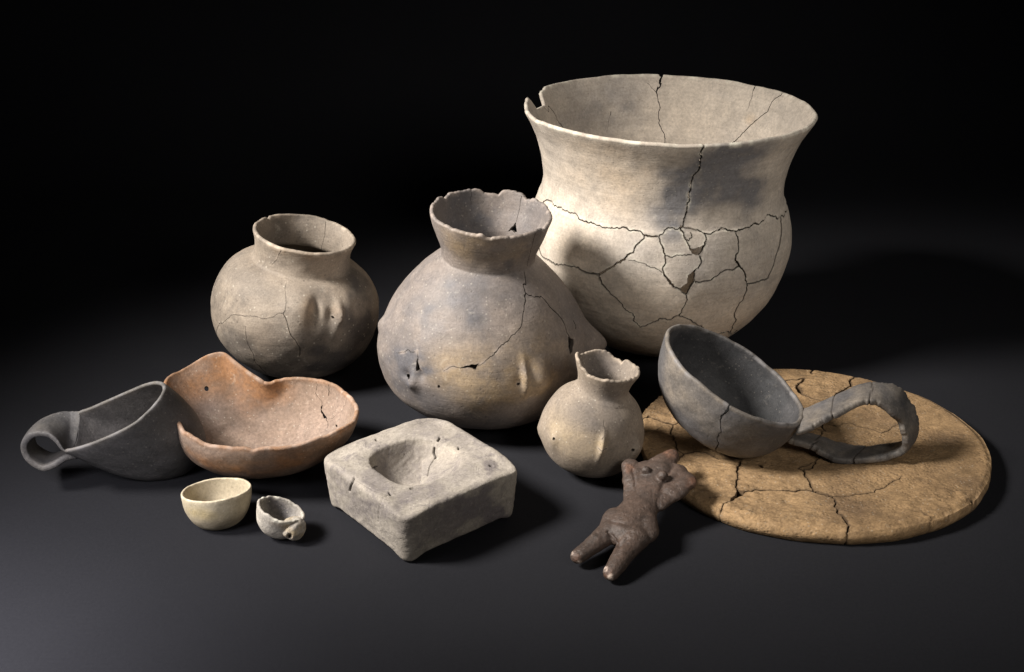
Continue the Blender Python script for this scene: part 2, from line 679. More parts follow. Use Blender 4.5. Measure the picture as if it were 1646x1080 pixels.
        if len(be):
            bu, binv = np.unique(be, return_inverse=True)
            binv = binv.reshape(be.shape)
            g = used[bu]
            o_ = np.zeros((len(bu), 3))
            d = P[used[be[:, 1]]] - P[used[be[:, 0]]]
            on = np.cross(d, n[used[be[:, 0]]])
            np.add.at(o_, binv[:, 0], on)
            np.add.at(o_, binv[:, 1], on)
            o_ -= n[g] * (o_ * n[g]).sum(1, keepdims=True)
            o_ /= np.maximum(np.linalg.norm(o_, axis=1, keepdims=True), 1e-9)
            isl = (st[g, 1] > T - 1e-5)
            rl = np.zeros(len(bu), bool)
            rl[binv[real].ravel()] = True
            bl = np.where(isl, lip * (sf.wear(st[g]) if hasattr(sf, 'wear') else 1.0), np.where(rl, 0.12, 0.0))
            mid, half = (Pq[g] + Piq[g]) / 2, np.linalg.norm(P[g] - Pi[g], axis=1) / 2
            K = 6
            base_i = 2 * k
            for q in range(K + 1):
                ph = math.pi * q / K
                V.append(mid + n[g] * (math.cos(ph) * half)[:, None] + o_ * (math.sin(ph) * half * bl)[:, None])
                NN.append(n[g] * (math.cos(ph) * np.where(isl, 1, 0.0))[:, None] + o_ * np.maximum(math.sin(ph), np.where(isl, 0.0, 1.0))[:, None])
                mm = mo[g] * (1 - q / K) + mi[g] * (q / K)
                mm[:, 2] = np.where(isl, mm[:, 2] * 0.6, crack_dirt)
                MM.append(mm)
            nb_ = len(bu)
            for q in range(K):
                a0, b0 = base_i + q * nb_ + binv[:, 0], base_i + q * nb_ + binv[:, 1]
                a1, b1 = a0 + nb_, b0 + nb_
                FF.append(np.stack([b0, a0, a1], 1))
                FF.append(np.stack([b0, a1, b1], 1))
        nm = names[r_] if isinstance(names, (list, tuple, dict)) else names
        V, NN, MM = np.concatenate(V), np.concatenate(NN), np.concatenate(MM)
        FF = np.concatenate(FF)
        objs.append(mesh_obj(nm, V, FF, mat, parent, MM, NN))
    return objs


def revolve(prof, base, rotm, seam, wob=0.0015, seed=1, bumps=None, jag=None, t0=None, rref=None, ell=1.0):
    """a vessel surface: profile + hand-made unevenness + bumps + uneven rim"""
    T = prof.T
    rref = rref or prof.r.max()
    Wd = 2 * math.pi * rref
    th0 = R(seam)
    bumps = bumps if bumps is not None else []
    t0 = T * 0.8 if t0 is None else t0

    def S(s, t):
        th = s / rref + th0
        te = t
        if jag is not None:
            k = np.clip((t - t0) / (T - t0), 0, 1)
            te = t + k * jag(th)
        r, z = prof(te)
        r = np.maximum(r, 0.0015)
        P = np.stack([r * np.cos(th) * ell, r * np.sin(th), z], -1)
        nr = np.stack([np.cos(th), np.sin(th), np.zeros(len(th))], -1)
        w = wob * fbm(P, 9.0, 2, seed) + wob * 0.25 * fbm(P, 45.0, 2, seed + 9)
        w = w * np.clip(r / 0.02, 0, 1)
        for b in bumps:
            ds = np.mod(s - b['s'] + Wd / 2, Wd) - Wd / 2
            ds = ds * (r / rref)                               # true width
            dt = t - b['t']
            ca, sa = math.cos(b.get('rot', 0)), math.sin(b.get('rot', 0))
            x, y = ds * ca + dt * sa, -ds * sa + dt * ca
            q = (abs(x) / b['rs']) ** b.get('p', 2) + (abs(y) / b['rt']) ** b.get('p', 2)
            w = w + b['a'] * np.exp(-q)
        P = P + nr * w[:, None]
        return P @ rotm.T
    return S, Wd, T


def blob_mask(sf, blobs, iblobs=(), noise_amt=0.35, seed=5, base_in=(0, 0, 0)):
    """blobs: (px,py,rx,ry,channel,amount) fire clouds, tints and some painted shade read off the photograph, kept as marks on the clay"""
    rows = []
    for inner, L_ in ((False, blobs), (True, iblobs)):
        for px, py, rs, rt, ch, am in L_:
            rows.append((inner, sf.find(px, py, inner), rs, rt, ch, am))

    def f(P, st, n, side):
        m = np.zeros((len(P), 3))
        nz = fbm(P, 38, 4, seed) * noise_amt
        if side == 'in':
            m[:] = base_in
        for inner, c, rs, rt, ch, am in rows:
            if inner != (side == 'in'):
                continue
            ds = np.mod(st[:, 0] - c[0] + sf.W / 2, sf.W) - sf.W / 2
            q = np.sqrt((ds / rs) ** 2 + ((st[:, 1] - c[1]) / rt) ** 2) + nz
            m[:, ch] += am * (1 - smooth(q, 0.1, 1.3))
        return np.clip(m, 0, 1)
    return f


def jagged(chips, amp, seed, freq=26, base_seed=None):
    """rim unevenness: small chips by noise plus named dips (theta deg, half width deg, depth)"""
    def f(th):
        P = np.stack([np.cos(th), np.sin(th), np.zeros(len(th))], -1)
        v = amp * (0.6 * fbm(P, freq / 6.28, 3, seed) - 0.5 * np.clip(vnoise(P, freq / 3.0, seed + 5) - 0.35, 0, 1) * 2)
        for a, hw, d in chips:
            x = (np.degrees(th) - a + 180) % 360 - 180
            v = v + d * (1 - smooth(abs(x) / hw, 0.6, 1.0))
        return v
    return f


# ================================================================== SETTING
def paper_material():
    m = bpy.data.materials.new('grey_paper')
    m.use_nodes = True
    nt = m.node_tree
    pb = nt.nodes['Principled BSDF']
    tc = nt.nodes.new('ShaderNodeTexCoord')
    n = nt.nodes.new('ShaderNodeTexNoise')
    n.inputs['Scale'].default_value = 300
    n.inputs['Detail'].default_value = 6
    n.inputs['Roughness'].default_value = 0.75
    nt.links.new(tc.outputs['Object'], n.inputs['Vector'])
    n2 = nt.nodes.new('ShaderNodeTexNoise')
    n2.inputs['Scale'].default_value = 5
    n2.inputs['Detail'].default_value = 4
    nt.links.new(tc.outputs['Object'], n2.inputs['Vector'])
    mx = nt.nodes.new('ShaderNodeMix')
    mx.data_type = 'RGBA'
    mx.inputs['A'].default_value = (0.0105, 0.0109, 0.0134, 1)
    mx.inputs['B'].default_value = (0.0210, 0.0212, 0.0248, 1)
    ad = nt.nodes.new('ShaderNodeMath')
    ad.operation = 'ADD'
    nt.links.new(n.outputs['Fac'], ad.inputs[0])
    mu = nt.nodes.new('ShaderNodeMath')
    mu.operation = 'MULTIPLY_ADD'
    nt.links.new(n2.outputs['Fac'], mu.inputs[0])
    mu.inputs[1].default_value = 0.5
    mu.inputs[2].default_value = -0.25
    nt.links.new(mu.outputs[0], ad.inputs[1])
    nt.links.new(ad.outputs[0], mx.inputs['Factor'])
    nt.links.new(mx.outputs['Result'], pb.inputs['Base Color'])
    pb.inputs['Roughness'].default_value = 0.9
    pb.inputs['Specular IOR Level'].default_value = 0.1
    b = nt.nodes.new('ShaderNodeBump')
    b.inputs['Strength'].default_value = 0.35
    b.inputs['Distance'].default_value = 0.0008
    nt.links.new(n.outputs['Fac'], b.inputs['Height'])
    nt.links.new(b.outputs[0], pb.inputs['Normal'])
    return m


def build_backdrop():
    # one roll of dark paper: flat under the pots, sweeping up far behind them
    prof = [(-0.3, 0), (0.5, 0), (1.0, 0), (1.6, 0), (2.2, 0)]
    for k in range(1, 13):
        a = R(90 * k / 12)
        prof.append((2.2 + 0.5 * math.sin(a), 0.5 - 0.5 * math.cos(a)))
    prof += [(2.7, 1.2), (2.7, 2.2)]
    xs = np.linspace(-2.2, 2.2, 12)
    v = [(x, y, z) for (y, z) in prof for x in xs]
    nx = len(xs)
    f = [(i * nx + j, i * nx + j + 1, (i + 1) * nx + j + 1, (i + 1) * nx + j) for i in range(len(prof) - 1) for j in range(nx - 1)]
    o = mesh_obj('paper_backdrop', v, f, paper_material())
    o['kind'] = 'structure'
    return o


build_backdrop()

# ================================================================== LARGE POT
M_POT = clay('pale_tan_clay', (0.545, 0.475, 0.395), (0.48, 0.42, 0.355), (0.175, 0.168, 0.17), (0.54, 0.435, 0.325),
             streak=0.08, speck=0.28, contrast=0.45, grain=300, grime=.22, pale=.2, vary=.06)


def build_large_pot():
    base = ground(1047, 552)
    rm = rot(0.8, 0)
    pr = Profile([[(0.001, 0.0), (0.05, 0.006), (0.095, 0.026), (0.126, 0.052), (0.152, 0.09), (0.166, 0.13), (0.1695, 0.165),
                   (0.165, 0.195), (0.1595, 0.2135)], [(0.1595, 0.2135), (0.1578, 0.2155), (0.1545, 0.234), (0.1555, 0.25), (0.160, 0.274), (0.169, 0.30), (0.183, 0.325)]])
    bumps = []
    S, W, T = revolve(pr, base, rm, 108, 0.0022, 3, bumps, rref=0.168)
    thick = lambda t: 0.0075 - 0.002 * np.clip((t - 0.3) / (T - 0.3), 0, 1)
    sf0 = Surface(S, W, T, base, thick)

    def th_of(px, py, inner):
        return math.degrees(sf0.find(px, py, inner)[0] / 0.168) + 108
    chips = [(160, 8.5, -0.021), (151, 4, -0.003), (177, 10, -0.004), (192, 18, -0.003), (th_of(1060, 124, True), 0.9, -0.003)]
    S, W, T = revolve(pr, base, rm, 108, 0.0022, 3, bumps, jagged(chips, 0.0016, 4), t0=pr.t_of_z(0.25), rref=0.168)
    sf = Surface(S, W, T, base, thick)
    fd = Field(W)
    fd.wmin = .00115
    z4 = lambda p: sf.line(Z(1020, 270, 3.857, p))
    z3 = lambda p: sf.line(Z(840, 270, 4.0, p))
    z1 = lambda p: sf.line(Z(820, 100, 2.348, p))
    r1 = lambda p: sf.line(Z(830, 110, 6.33, p), True)
    r2 = lambda p: sf.line(Z(1080, 110, 6.33, p), True)

    def up(L_, dt=0.01):                                       # carry a crack over the rim
        q = L_[0].copy(); q[1] = T + dt
        return [q] + L_
    w = 0.0019
    fd.crack(up(z1([(728, 318), (715, 370), (690, 430), (685, 470), (665, 540), (648, 622)])), [0.003, .0026, .0018, .0016, .0016, .0017, .0022], seed=1)
    fd.crack(z4([(292, 358), (375, 382), (435, 402), (500, 388), (570, 378), (630, 392), (690, 372), (740, 345), (775, 348), (820, 290), (870, 295), (945, 262)]), 0.0016, seed=2)
    fd.crack(z4([(292, 358), (200, 372), (150, 415)]), 0.0012, seed=3)
    fd.crack(z3([(870, 435), (780, 435), (740, 490), (660, 575), (560, 640), (475, 685), (320, 632), (270, 620), (225, 630), (120, 560), (80, 400), (60, 220)]), [w, w, .0022, .0024, .0022, .0022, .0014, .0013, .0013, .001, .001, .001], seed=4)
    fd.crack(z3([(780, 435), (720, 402), (640, 382), (510, 378), (440, 345), (400, 345), (350, 300), (250, 250), (165, 205), (60, 220)]), [.0014, .0014, .0014, .0014, .0018, .0014, .0009, .0008, .0008, .0008], seed=5)
    fd.crack(z4([(150, 415), (165, 470), (188, 545), (175, 620), (180, 655), (225, 715), (270, 745), (300, 770)]), [.0012, .0016, .0022, .0014, .0022, .003, .0024, .002], seed=6)
    fd.crack(z4([(188, 545), (260, 540), (352, 540)]), 0.0009, seed=7)
    fd.crack(z4([(292, 358), (310, 420), (335, 480), (355, 510)]), [.0022, .0026, .002, .002], seed=8)
    fd.crack(z4([(435, 402), (447, 430), (436, 470), (425, 490)]), 0.002, seed=9)
    fd.crack(z4([(350, 398), (356, 425), (335, 452), (322, 445)]), 0.0013, seed=10)
    fd.hole(z4([(342, 503), (385, 497), (440, 465), (425, 505), (408, 545), (380, 542), (358, 528)]))
    fd.crack(z4([(405, 545), (411, 590), (392, 625)]), 0.0017, seed=11)
    fd.hole(z4([(398, 612), (378, 650), (380, 700), (345, 758), (325, 795), (300, 775), (285, 745), (322, 712), (333, 668), (362, 640)]))
    fd.crack(z4([(378, 708), (440, 703), (500, 675), (570, 632), (648, 606)]), [.0024, .0016, .0008, .0016, .002], seed=12)
    fd.crack(z4([(630, 392), (645, 470), (635, 540), (650, 600), (665, 625), (690, 670), (695, 720), (680, 800), (645, 850), (620, 900), (628, 935), (600, 1040)]), [.0015, .0018, .0022, .0032, .0022, .0024, .0016, .0009, .0012, .0012, .0016, .001], seed=13)
    fd.crack(z4([(695, 720), (740, 715), (825, 685), (862, 600), (900, 480), (905, 285)]), [.0012, .0014, .0007, .0004, .0004, .0004], seed=14, rough=0.05)
    fd.crack(z4([(322, 785), (310, 850), (275, 912)]), [.002, .0012, .002], seed=15)
    fd.crack(z4([(30, 985), (80, 970), (150, 935), (275, 912), (350, 945), (430, 1000), (480, 1040), (600, 1040)]), .0013, seed=16)
    fd.crack(z3([(680, 590), (780, 615), (895, 670)]), .0007, seed=17, thin=True)
    fd.crack(z3([(475, 685), (510, 748), (620, 850), (752, 1020)]), [.0024, .0028, .0013, .0012], seed=18)
    fd.crack(up(r1([(1470, 70), (1462, 190), (1430, 238), (1440, 300), (1465, 410), (1450, 500), (1460, 580), (1500, 660), (1515, 760)])), [.0045, .0042, .0022, .0016, .0014, .0013, .0006, .0009, .0009, .0009], seed=19, rough=.08)
    fd.crack(r1([(1430, 238), (1370, 180), (1330, 130)]), [.001, .0006, .0004], seed=20, thin=True)
    # the joins run on round the back, out of sight
    bE, dE = z4([(945, 262)])[0], z3([(60, 220)])[0]
    bE[0] = bE[0] % W
    dE[0] = dE[0] % W
    tm = (bE[1] + dE[1]) / 2 + .004
    sI = r1([(1515, 760)])[0]
    sK = r2([(560, 830)])[0]
    fd.crack([bE, np.array([(bE[0] + W) / 2, tm + .006]), np.array([W + .002, tm])], .0013, seed=25)
    fd.crack([np.array([-.002, tm]), np.array([dE[0] / 2, tm - .006]), dE], .0013, seed=26)
    for q in (sI, sK):
        near_b = tm + .003
        fd.crack([q, np.array([q[0] + .004, (q[1] + near_b) / 2]), np.array([q[0], near_b - .02])], .0012, seed=27)
    fd.crack(up(r1([(280, 385), (440, 560), (600, 720)])), .001, seed=21, rough=.05, thin=True)
    fd.crack(r1([(970, 440), (935, 540), (915, 650)]), [.001, .0004, .0003], seed=22, thin=True)
    fd.crack(up(r2([(1110, 275), (970, 430), (890, 500), (820, 565), (740, 640), (640, 740), (560, 830)])), [.0004, .0004, .0007, .0014, .0013, .0014, .0013, .001], seed=23, rough=.06)
    fd.crack(up(r2([(832, 190), (820, 240), (790, 370), (770, 430)])), [.002, .0016, .0006, .0006, .0003], seed=24, rough=.06, thin=True)
    blobs = [(1075, 345, .035, .035, 0, .75), (1100, 300, .035, .04, 0, .8), (1140, 262, .05, .035, 0, .8), (1180, 280, .05, .04, 0, .85), (1205, 320, .03, .025, 0, .95),
             (1150, 315, .06, .03, 0, .62), (1195, 245, .05, .03, 0, .65), (1090, 400, .06, .04, 0, .25), (1180, 440, .08, .06, 0, .30), (1240, 420, .05, .09, 0, .22),
             (960, 270, .07, .05, 1, .55), (1010, 300, .05, .05, 1, .4), (930, 400, .05, .04, 1, .35), (1000, 400, .04, .03, 0, .25), (1080, 490, .07, .04, 1, .3)]
    ib = [(940, 165, .09, .05, 0, .32), (1000, 150, .06, .03, 0, .3), (950, 200, .08, .03, 0, .3), (1205, 190, .012, .01, 1, .9), (1100, 180, .1, .05, 1, .15)]  # dark blobs at left put the rim's inner shadow into the colour
    t = thing('clay_pot', 'largest pot with a wide flaring rim, pale tan cracked clay with a grey smoke patch', 'pot', base)
    build_shell(sf, fd, M_POT, t, 'sherd', 0.0042, 0.0008, mask=blob_mask(sf, blobs, ib, noise_amt=.28), step=.0005)
    return t


# ================================================================== JARS
M_JAR = clay('grey_brown_clay', (0.340, 0.281, 0.221), (0.267, 0.225, 0.184), (0.078, 0.069, 0.064), (0.368, 0.267, 0.179), speck=0.4, contrast=0.5, grime=.5, pale=.34, streak=.06, speck_scale=200, rough=0.7, spec=0.35)
M_JAR2 = clay('mauve_grey_clay', (0.228, 0.188, 0.160), (0.190, 0.162, 0.146), (0.091, 0.087, 0.093), (0.266, 0.199, 0.129), speck=0.2, contrast=0.5, grain=330, grime=.45, pale=.28, streak=.05, speck_scale=230, rough=0.6, spec=0.35)
M_JAR3 = clay('buff_clay', (0.280, 0.228, 0.176), (0.232, 0.192, 0.156), (0.104, 0.092, 0.088), (0.320, 0.248, 0.160), speck=0.35, contrast=0.5, grain=380, grime=.35, pale=.25, rough=0.75)


def build_left_jar():
    base = ground(462, 590)
    rm = rot(11.0, 1)
    k = 1.0
    pr = Profile([[(0.001, 0.0), (0.04, 0.006), (0.075, 0.024), (0.098, 0.052), (0.1045, 0.08), (0.1025, 0.106), (0.092, 0.131), (0.075, 0.147), (0.0605, 0.1535)],
                  [(0.0605, 0.1535), (0.0598, 0.156), (0.0590, 0.163), (0.0605, 0.176), (0.064, 0.187)]])
    bumps = []
    S, W, T = revolve(pr, base, rm, 40, 0.0022, 13, bumps)
    sf0 = Surface(S, W, T, base, 0.0055)
    z = lambda p: Z(310, 320, 3.485, p)

    def b(p, a, rs, rt, **kw):
        c = sf0.find(*z([p])[0])
        d = dict(s=c[0], t=c[1], a=a, rs=rs, rt=rt); d.update(kw)
        bumps.append(d)
    b((610, 590), 0.006, 0.016, 0.026)
    b((690, 625), -0.008, 0.007, 0.016)
    b((810, 640), 0.010, 0.0045, 0.014, rot=-0.15)
    b((855, 620), 0.006, 0.014, 0.020)
    b((765, 650), -0.003, 0.005, 0.008)
    b((790, 740), 0.003, 0.006, 0.012)
    chips = [(math.degrees(sf0.find(*z([(430, 118)])[0], True)[0] / pr.r.max()) + 40, 4, -.003)]
    S, W, T = revolve(pr, base, rm, 40, 0.0022, 13, bumps, jagged(chips, 0.0008, 14), t0=pr.t_of_z(0.16))
    sf = Surface(S, W, T, base, 0.0055)
    fd = Field(W)
    ln = lambda p, i=False: sf.line(z(p), i)

    def up(L_):
        q = L_[0].copy(); q[1] = T + .01
        return [q] + L_
    fd.crack(up(ln([(500, 262), (480, 310), (440, 368)])), [.0012, .0011, .0009, .0004], seed=31, rough=.06)
    fd.crack(ln([(520, 430), (517, 600), (508, 640), (545, 750), (600, 880)]), [.0003, .0003, .0007, .0009, .0007], seed=32, rough=.05)
    fd.crack(ln([(508, 640), (300, 655), (220, 650), (130, 760)]), [.0004, .0003, .0004, .0006], seed=33, rough=.06)
    fd.crack(ln([(295, 715), (320, 840), (345, 910), (420, 1010)]), [.0003, .0006, .0007, .0007], seed=34, rough=.05)
    fd.crack(up(ln([(745, 128), (740, 200), (720, 270), (700, 330)], True)), [.0014, .0013, .0011, .0008, .0005], seed=35, rough=.07)
    c = sf.find(*z([(783, 658)])[0])
    fd.hole([c + [0.0014 * math.cos(a), 0.0014 * math.sin(a)] for a in np.linspace(0, 6.28, 8, endpoint=False)])
    tn = pr.t_of_z(0.1545)
    lug = sf.find(*z([(812, 640)])[0])

    def region(c):
        r = np.where(c[:, 1] > tn, 1, 0)
        d = np.sqrt(((c[:, 0] - lug[0]) / .012) ** 2 + ((c[:, 1] - lug[1]) / .022) ** 2)
        return np.where((r == 0) & (d < 1), 2, r)
    bl = [(430, 560, .05, .03, 0, .4), (400, 450, .06, .04, 0, .45), (380, 560, .04, .03, 0, .4), (570, 540, .06, .06, 0, .8), (500, 580, .05, .03, 0, .5), (560, 440, .04, .05, 0, .45), (590, 480, .04, .06, 0, .5), (535, 590, .05, .025, 0, .6), (505, 470, .05, .02, 0, .25),  # dark blobs at right and bottom paint the jar's shaded side into its colour
          (495, 500, .012, .02, 1, .6), (545, 505, .01, .016, 1, .6), (450, 395, .04, .008, 1, .55), (500, 405, .04, .008, 1, .35), (420, 555, .03, .03, 1, .3)]
    t = thing('clay_jar', 'squat round jar with a short wide neck, brown grey, leaning right behind the orange dipper', 'jar', base)
    build_shell(sf, fd, M_JAR, t, ['body', 'neck', 'lug', 'lug', 'lug', 'lug'], 0.0036, 0.0007, region=region,
                mask=blob_mask(sf, bl, [(450, 375, .05, .03, 0, .4)], base_in=(.25, 0, 0)), worn=.0003)  # inner dark blob is painted shade on the left wall
    return t


def build_centre_jar():
    base = ground(770, 648)
    rm = rot(4.0, 5)
    pr = Profile([[(0.001, 0.0), (0.05, 0.005), (0.09, 0.02), (0.117, 0.045), (0.1265, 0.075), (0.1245, 0.10), (0.111, 0.134), (0.090, 0.165), (0.069, 0.188), (0.0530, 0.2025)],
                  [(0.0530, 0.2025), (0.0533, 0.205), (0.0540, 0.210), (0.0562, 0.218), (0.063, 0.235), (0.069, 0.254)]])
    bumps = []
    S, W, T = revolve(pr, base, rm, 120, 0.0022, 23, bumps)
    sf0 = Surface(S, W, T, base, 0.0055)
    z = lambda p: Z(580, 290, 2.7, p)
    y = lambda p: Z(680, 290, 6.75, p)

    def b(p, a, rs, rt, **kw):
        c = sf0.find(*z([p])[0])
        d = dict(s=c[0], t=c[1], a=a, rs=rs, rt=rt); d.update(kw)
        bumps.append(d)
    b((97, 620), 0.006, 0.009, 0.010)
    b((225, 872), 0.008, 0.008, 0.010)
    b((205, 850), -0.005, 0.009, 0.006)
    b((262, 845), -0.003, 0.006, 0.006)
    b((712, 855), 0.0075, 0.0035, 0.017)
    b((690, 880), -0.002, 0.005, 0.006)
    b((775, 860), 0.008, 0.014, 0.018)
    b((1000, 700), 0.021, 0.016, 0.020)
    rr = pr.r.max()

    def th(p, inner=True):
        return math.degrees(sf0.find(*y([p])[0], inner)[0] / rr) + 120
    chips = [(th((740, 160)), 13, -.006), (th((1050, 110)), 3, .001), (th((1140, 150)), 7, -.003), (th((1290, 500), False), 6, -.003), (th((700, 600), False), 6, -.0025), (th((260, 160)), 6, -.002)]
    S, W, T = revolve(pr, base, rm, 120, 0.0022, 23, bumps, jagged(chips, 0.0026, 24, 40), t0=pr.t_of_z(0.21))
    sf = Surface(S, W, T, base, 0.005)
    fd = Field(W)
    ln = lambda p: sf.line(z(p))
    li = lambda p: sf.line(y(p), True)

    def up(L_):
        q = L_[0].copy(); q[1] = T + .01
        return [q] + L_
    fd.crack(ln([(708, 392), (705, 450), (715, 488), (710, 560), (690, 640), (640, 700), (590, 740), (550, 775), (505, 805)]), [.0008, .0013, .0014, .0014, .0009, .001, .0012, .0007, .0004], seed=41, rough=.08)
    fd.hole(ln([(512, 793), (497, 822), (470, 814), (430, 814), (470, 802)]))
    fd.crack(ln([(435, 812), (360, 826)]), [.0008, .0003], seed=42)
    fd.crack(up(ln([(752, 255), (740, 300), (727, 372)])), .0012, seed=43, rough=.05)
    fd.crack(ln([(715, 488), (770, 505), (840, 565), (880, 610), (895, 660), (908, 690)]), [.001, .0012, .0018, .0014, .0014, .002], seed=44, rough=.08)
    fd.hole(ln([(902, 678), (926, 690), (921, 742), (910, 752), (903, 720)]))
    fd.hole(ln([(247, 770), (264, 826), (242, 826)]))
    fd.crack(ln([(245, 735), (247, 780)]), [.0002, .001], seed=45, rough=.02)
    fd.crack(ln([(160, 748), (235, 742)]), .0004, seed=46)
    fd.crack(ln([(925, 610), (932, 640)]), .0012, seed=47)
    c = sf.find(*z([(338, 893)])[0])
    fd.hole([c + [0.0016 * math.cos(a), 0.002 * math.sin(a)] for a in np.linspace(0, 6.28, 8, endpoint=False)])
    c = sf.find(*z([(684, 886)])[0])
    fd.hole([c + [0.0018 * math.cos(a), 0.0012 * math.sin(a)] for a in np.linspace(0, 6.28, 8, endpoint=False)])
    c = sf.find(*z([(207, 850)])[0])
    fd.hole([c + [0.004 * math.cos(a), 0.0022 * math.sin(a)] for a in np.linspace(0, 6.28, 8, endpoint=False)])
    fd.crack(up(li([(1082, 160), (1055, 230), (1030, 370), (1008, 465)])), [.0022, .0018, .0013, .0011, .0012], seed=48, rough=.05)
    fd.hole(li([(1003, 455), (1022, 560), (900, 562), (950, 512)]))
    fd.crack(up(li([(525, 150), (525, 270)])), [.0012, .001, .0004], seed=49, rough=.05)
    tn = pr.t_of_z(0.2035)
    lugs = [sf.find(*z([p])[0]) for p in ((712, 855), (225, 868), (97, 620))]

    def region(c):
        r = np.where(c[:, 1] > tn, 1, 0)
        for L_, a, b_ in zip(lugs, (.011, .012, .012), (.022, .012, .014)):
            d = np.sqrt(((c[:, 0] - L_[0]) / a) ** 2 + ((c[:, 1] - L_[1]) / b_) ** 2)
            r = np.where((r == 0) & (d < 1), 2 + ([q is L_ for q in lugs].index(True)), r)
        return r
    bl = [(760, 470, .07, .05, 0, .75), (690, 480, .06, .05, 0, .4), (830, 470, .05, .04, 0, .45), (640, 560, .05, .06, 0, .6), (700, 540, .06, .04, 0, .25), (690, 640, .05, .03, 0, .7), (650, 600, .03, .03, 0, .5),
          (760, 590, .07, .035, 1, .8), (860, 560, .06, .04, 1, .5), (780, 630, .09, .03, 1, .8), (840, 610, .04, .03, 1, .7), (740, 620, .05, .03, 1, .5),
          (760, 415, .06, .03, 1, .75), (830, 405, .05, .03, 1, .6), (820, 425, .02, .012, 0, .6), (730, 395, .04, .03, 1, .75), (780, 385, .05, .015, 1, .5), (930, 500, .05, .07, 0, .3)]
    ib = [(740, 350, .08, .05, 0, .7), (780, 370, .06, .03, 0, .6), (850, 350, .04, .04, 0, .25)]  # shade of the left inner wall painted in, fading to the right
    t = thing('clay_jar', 'big pear shaped jar with a narrow ragged neck and knobbly lugs, before the largest pot', 'jar', base)
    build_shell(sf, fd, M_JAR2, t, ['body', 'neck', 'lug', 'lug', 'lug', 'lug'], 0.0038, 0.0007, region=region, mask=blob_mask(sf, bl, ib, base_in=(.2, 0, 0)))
    return t


def build_small_jar():
    base = ground(936, 752)
    rm = rot(11.0, 1)
    pr = Profile([[(0.001, 0.0), (0.025, 0.004), (0.045, 0.017), (0.056, 0.036), (0.058, 0.05), (0.0535, 0.069), (0.0445, 0.086), (0.032, 0.097)],
                  [(0.033, 0.097), (0.0285, 0.1015), (0.0275, 0.106), (0.029, 0.115), (0.034, 0.128)]])
    bumps = []
    S, W, T = revolve(pr, base, rm, 80, 0.0012, 33, bumps)
    sf0 = Surface(S, W, T, base, 0.0038)
    z = lambda p: Z(840, 550, 2.7, p)

    def b(p, a, rs, rt, **kw):
        c = sf0.find(*z([p])[0])
        d = dict(s=c[0], t=c[1], a=a, rs=rs, rt=rt); d.update(kw)
        bumps.append(d)
    b((345, 455), 0.0055, 0.0032, 0.013)
    b((140, 420), 0.0035, 0.006, 0.009)
    b((52, 382), 0.0025, 0.007, 0.010)
    b((490, 455), 0.006, 0.007, 0.012)
    rr = pr.r.max()

    def th(p, inner):
        return math.degrees(sf0.find(*z([p])[0], inner)[0] / rr) + 80
    chips = [(th((225, 70), False), 26, .006), (th((330, 110), False), 26, -.004), (th((460, 120), False), 14, .002), (th((330, 60), True), 20, .0015), (th((410, 90), True), 16, -.004)]
    S, W, T = revolve(pr, base, rm, 80, 0.0012, 33, bumps, jagged(chips, 0.0018, 34, 30), t0=pr.t_of_z(0.104))
    sf = Surface(S, W, T, base, 0.0038)
    fd = Field(W)
    for p, r1, r2 in (((57, 386), .0013, .0016), ((134, 418), .0016, .0018), ((480, 468), .0016, .0018)):
        c = sf.find(*z([p])[0])
        fd.hole([c + [r1 * math.cos(a), r2 * math.sin(a)] for a in np.linspace(0, 6.28, 8, endpoint=False)])
    fd.crack(sf.line(z([(328, 460), (365, 463)])), [.0004, .0009], seed=51)
    fd.crack(sf.line(z([(352, 340), (345, 420)])), [.0003, .0004], seed=52)
    tn = pr.t_of_z(0.0985)
    lugs = [sf.find(*z([p])[0]) for p in ((345, 455), (140, 420), (57, 384), (484, 458))]

    def region(c):
        r = np.where(c[:, 1] > tn, 1, 0)
        for L_ in lugs:
            d = np.sqrt(((c[:, 0] - L_[0]) / .007) ** 2 + ((c[:, 1] - L_[1]) / .013) ** 2)
            r = np.where((r == 0) & (d < 1), 2 + ([q is L_ for q in lugs].index(True)), r)
        return r
    bl = [(930, 660, .03, .02, 0, .45), (980, 660, .03, .03, 0, .5), (950, 630, .05, .015, 0, .3), (930, 715, .05, .02, 1, .5), (970, 720, .01, .012, 1, .7), (900, 680, .03, .02, 1, .3), (1000, 740, .03, .03, 0, .3)]
    t = thing('clay_jar', 'smallest jar, buff coloured with a broken jagged neck and pierced lugs, beside the brown figurine', 'jar', base)
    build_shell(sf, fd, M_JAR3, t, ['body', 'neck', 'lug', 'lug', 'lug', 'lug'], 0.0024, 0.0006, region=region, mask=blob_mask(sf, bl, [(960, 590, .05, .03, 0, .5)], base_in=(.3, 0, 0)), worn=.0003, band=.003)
    return t


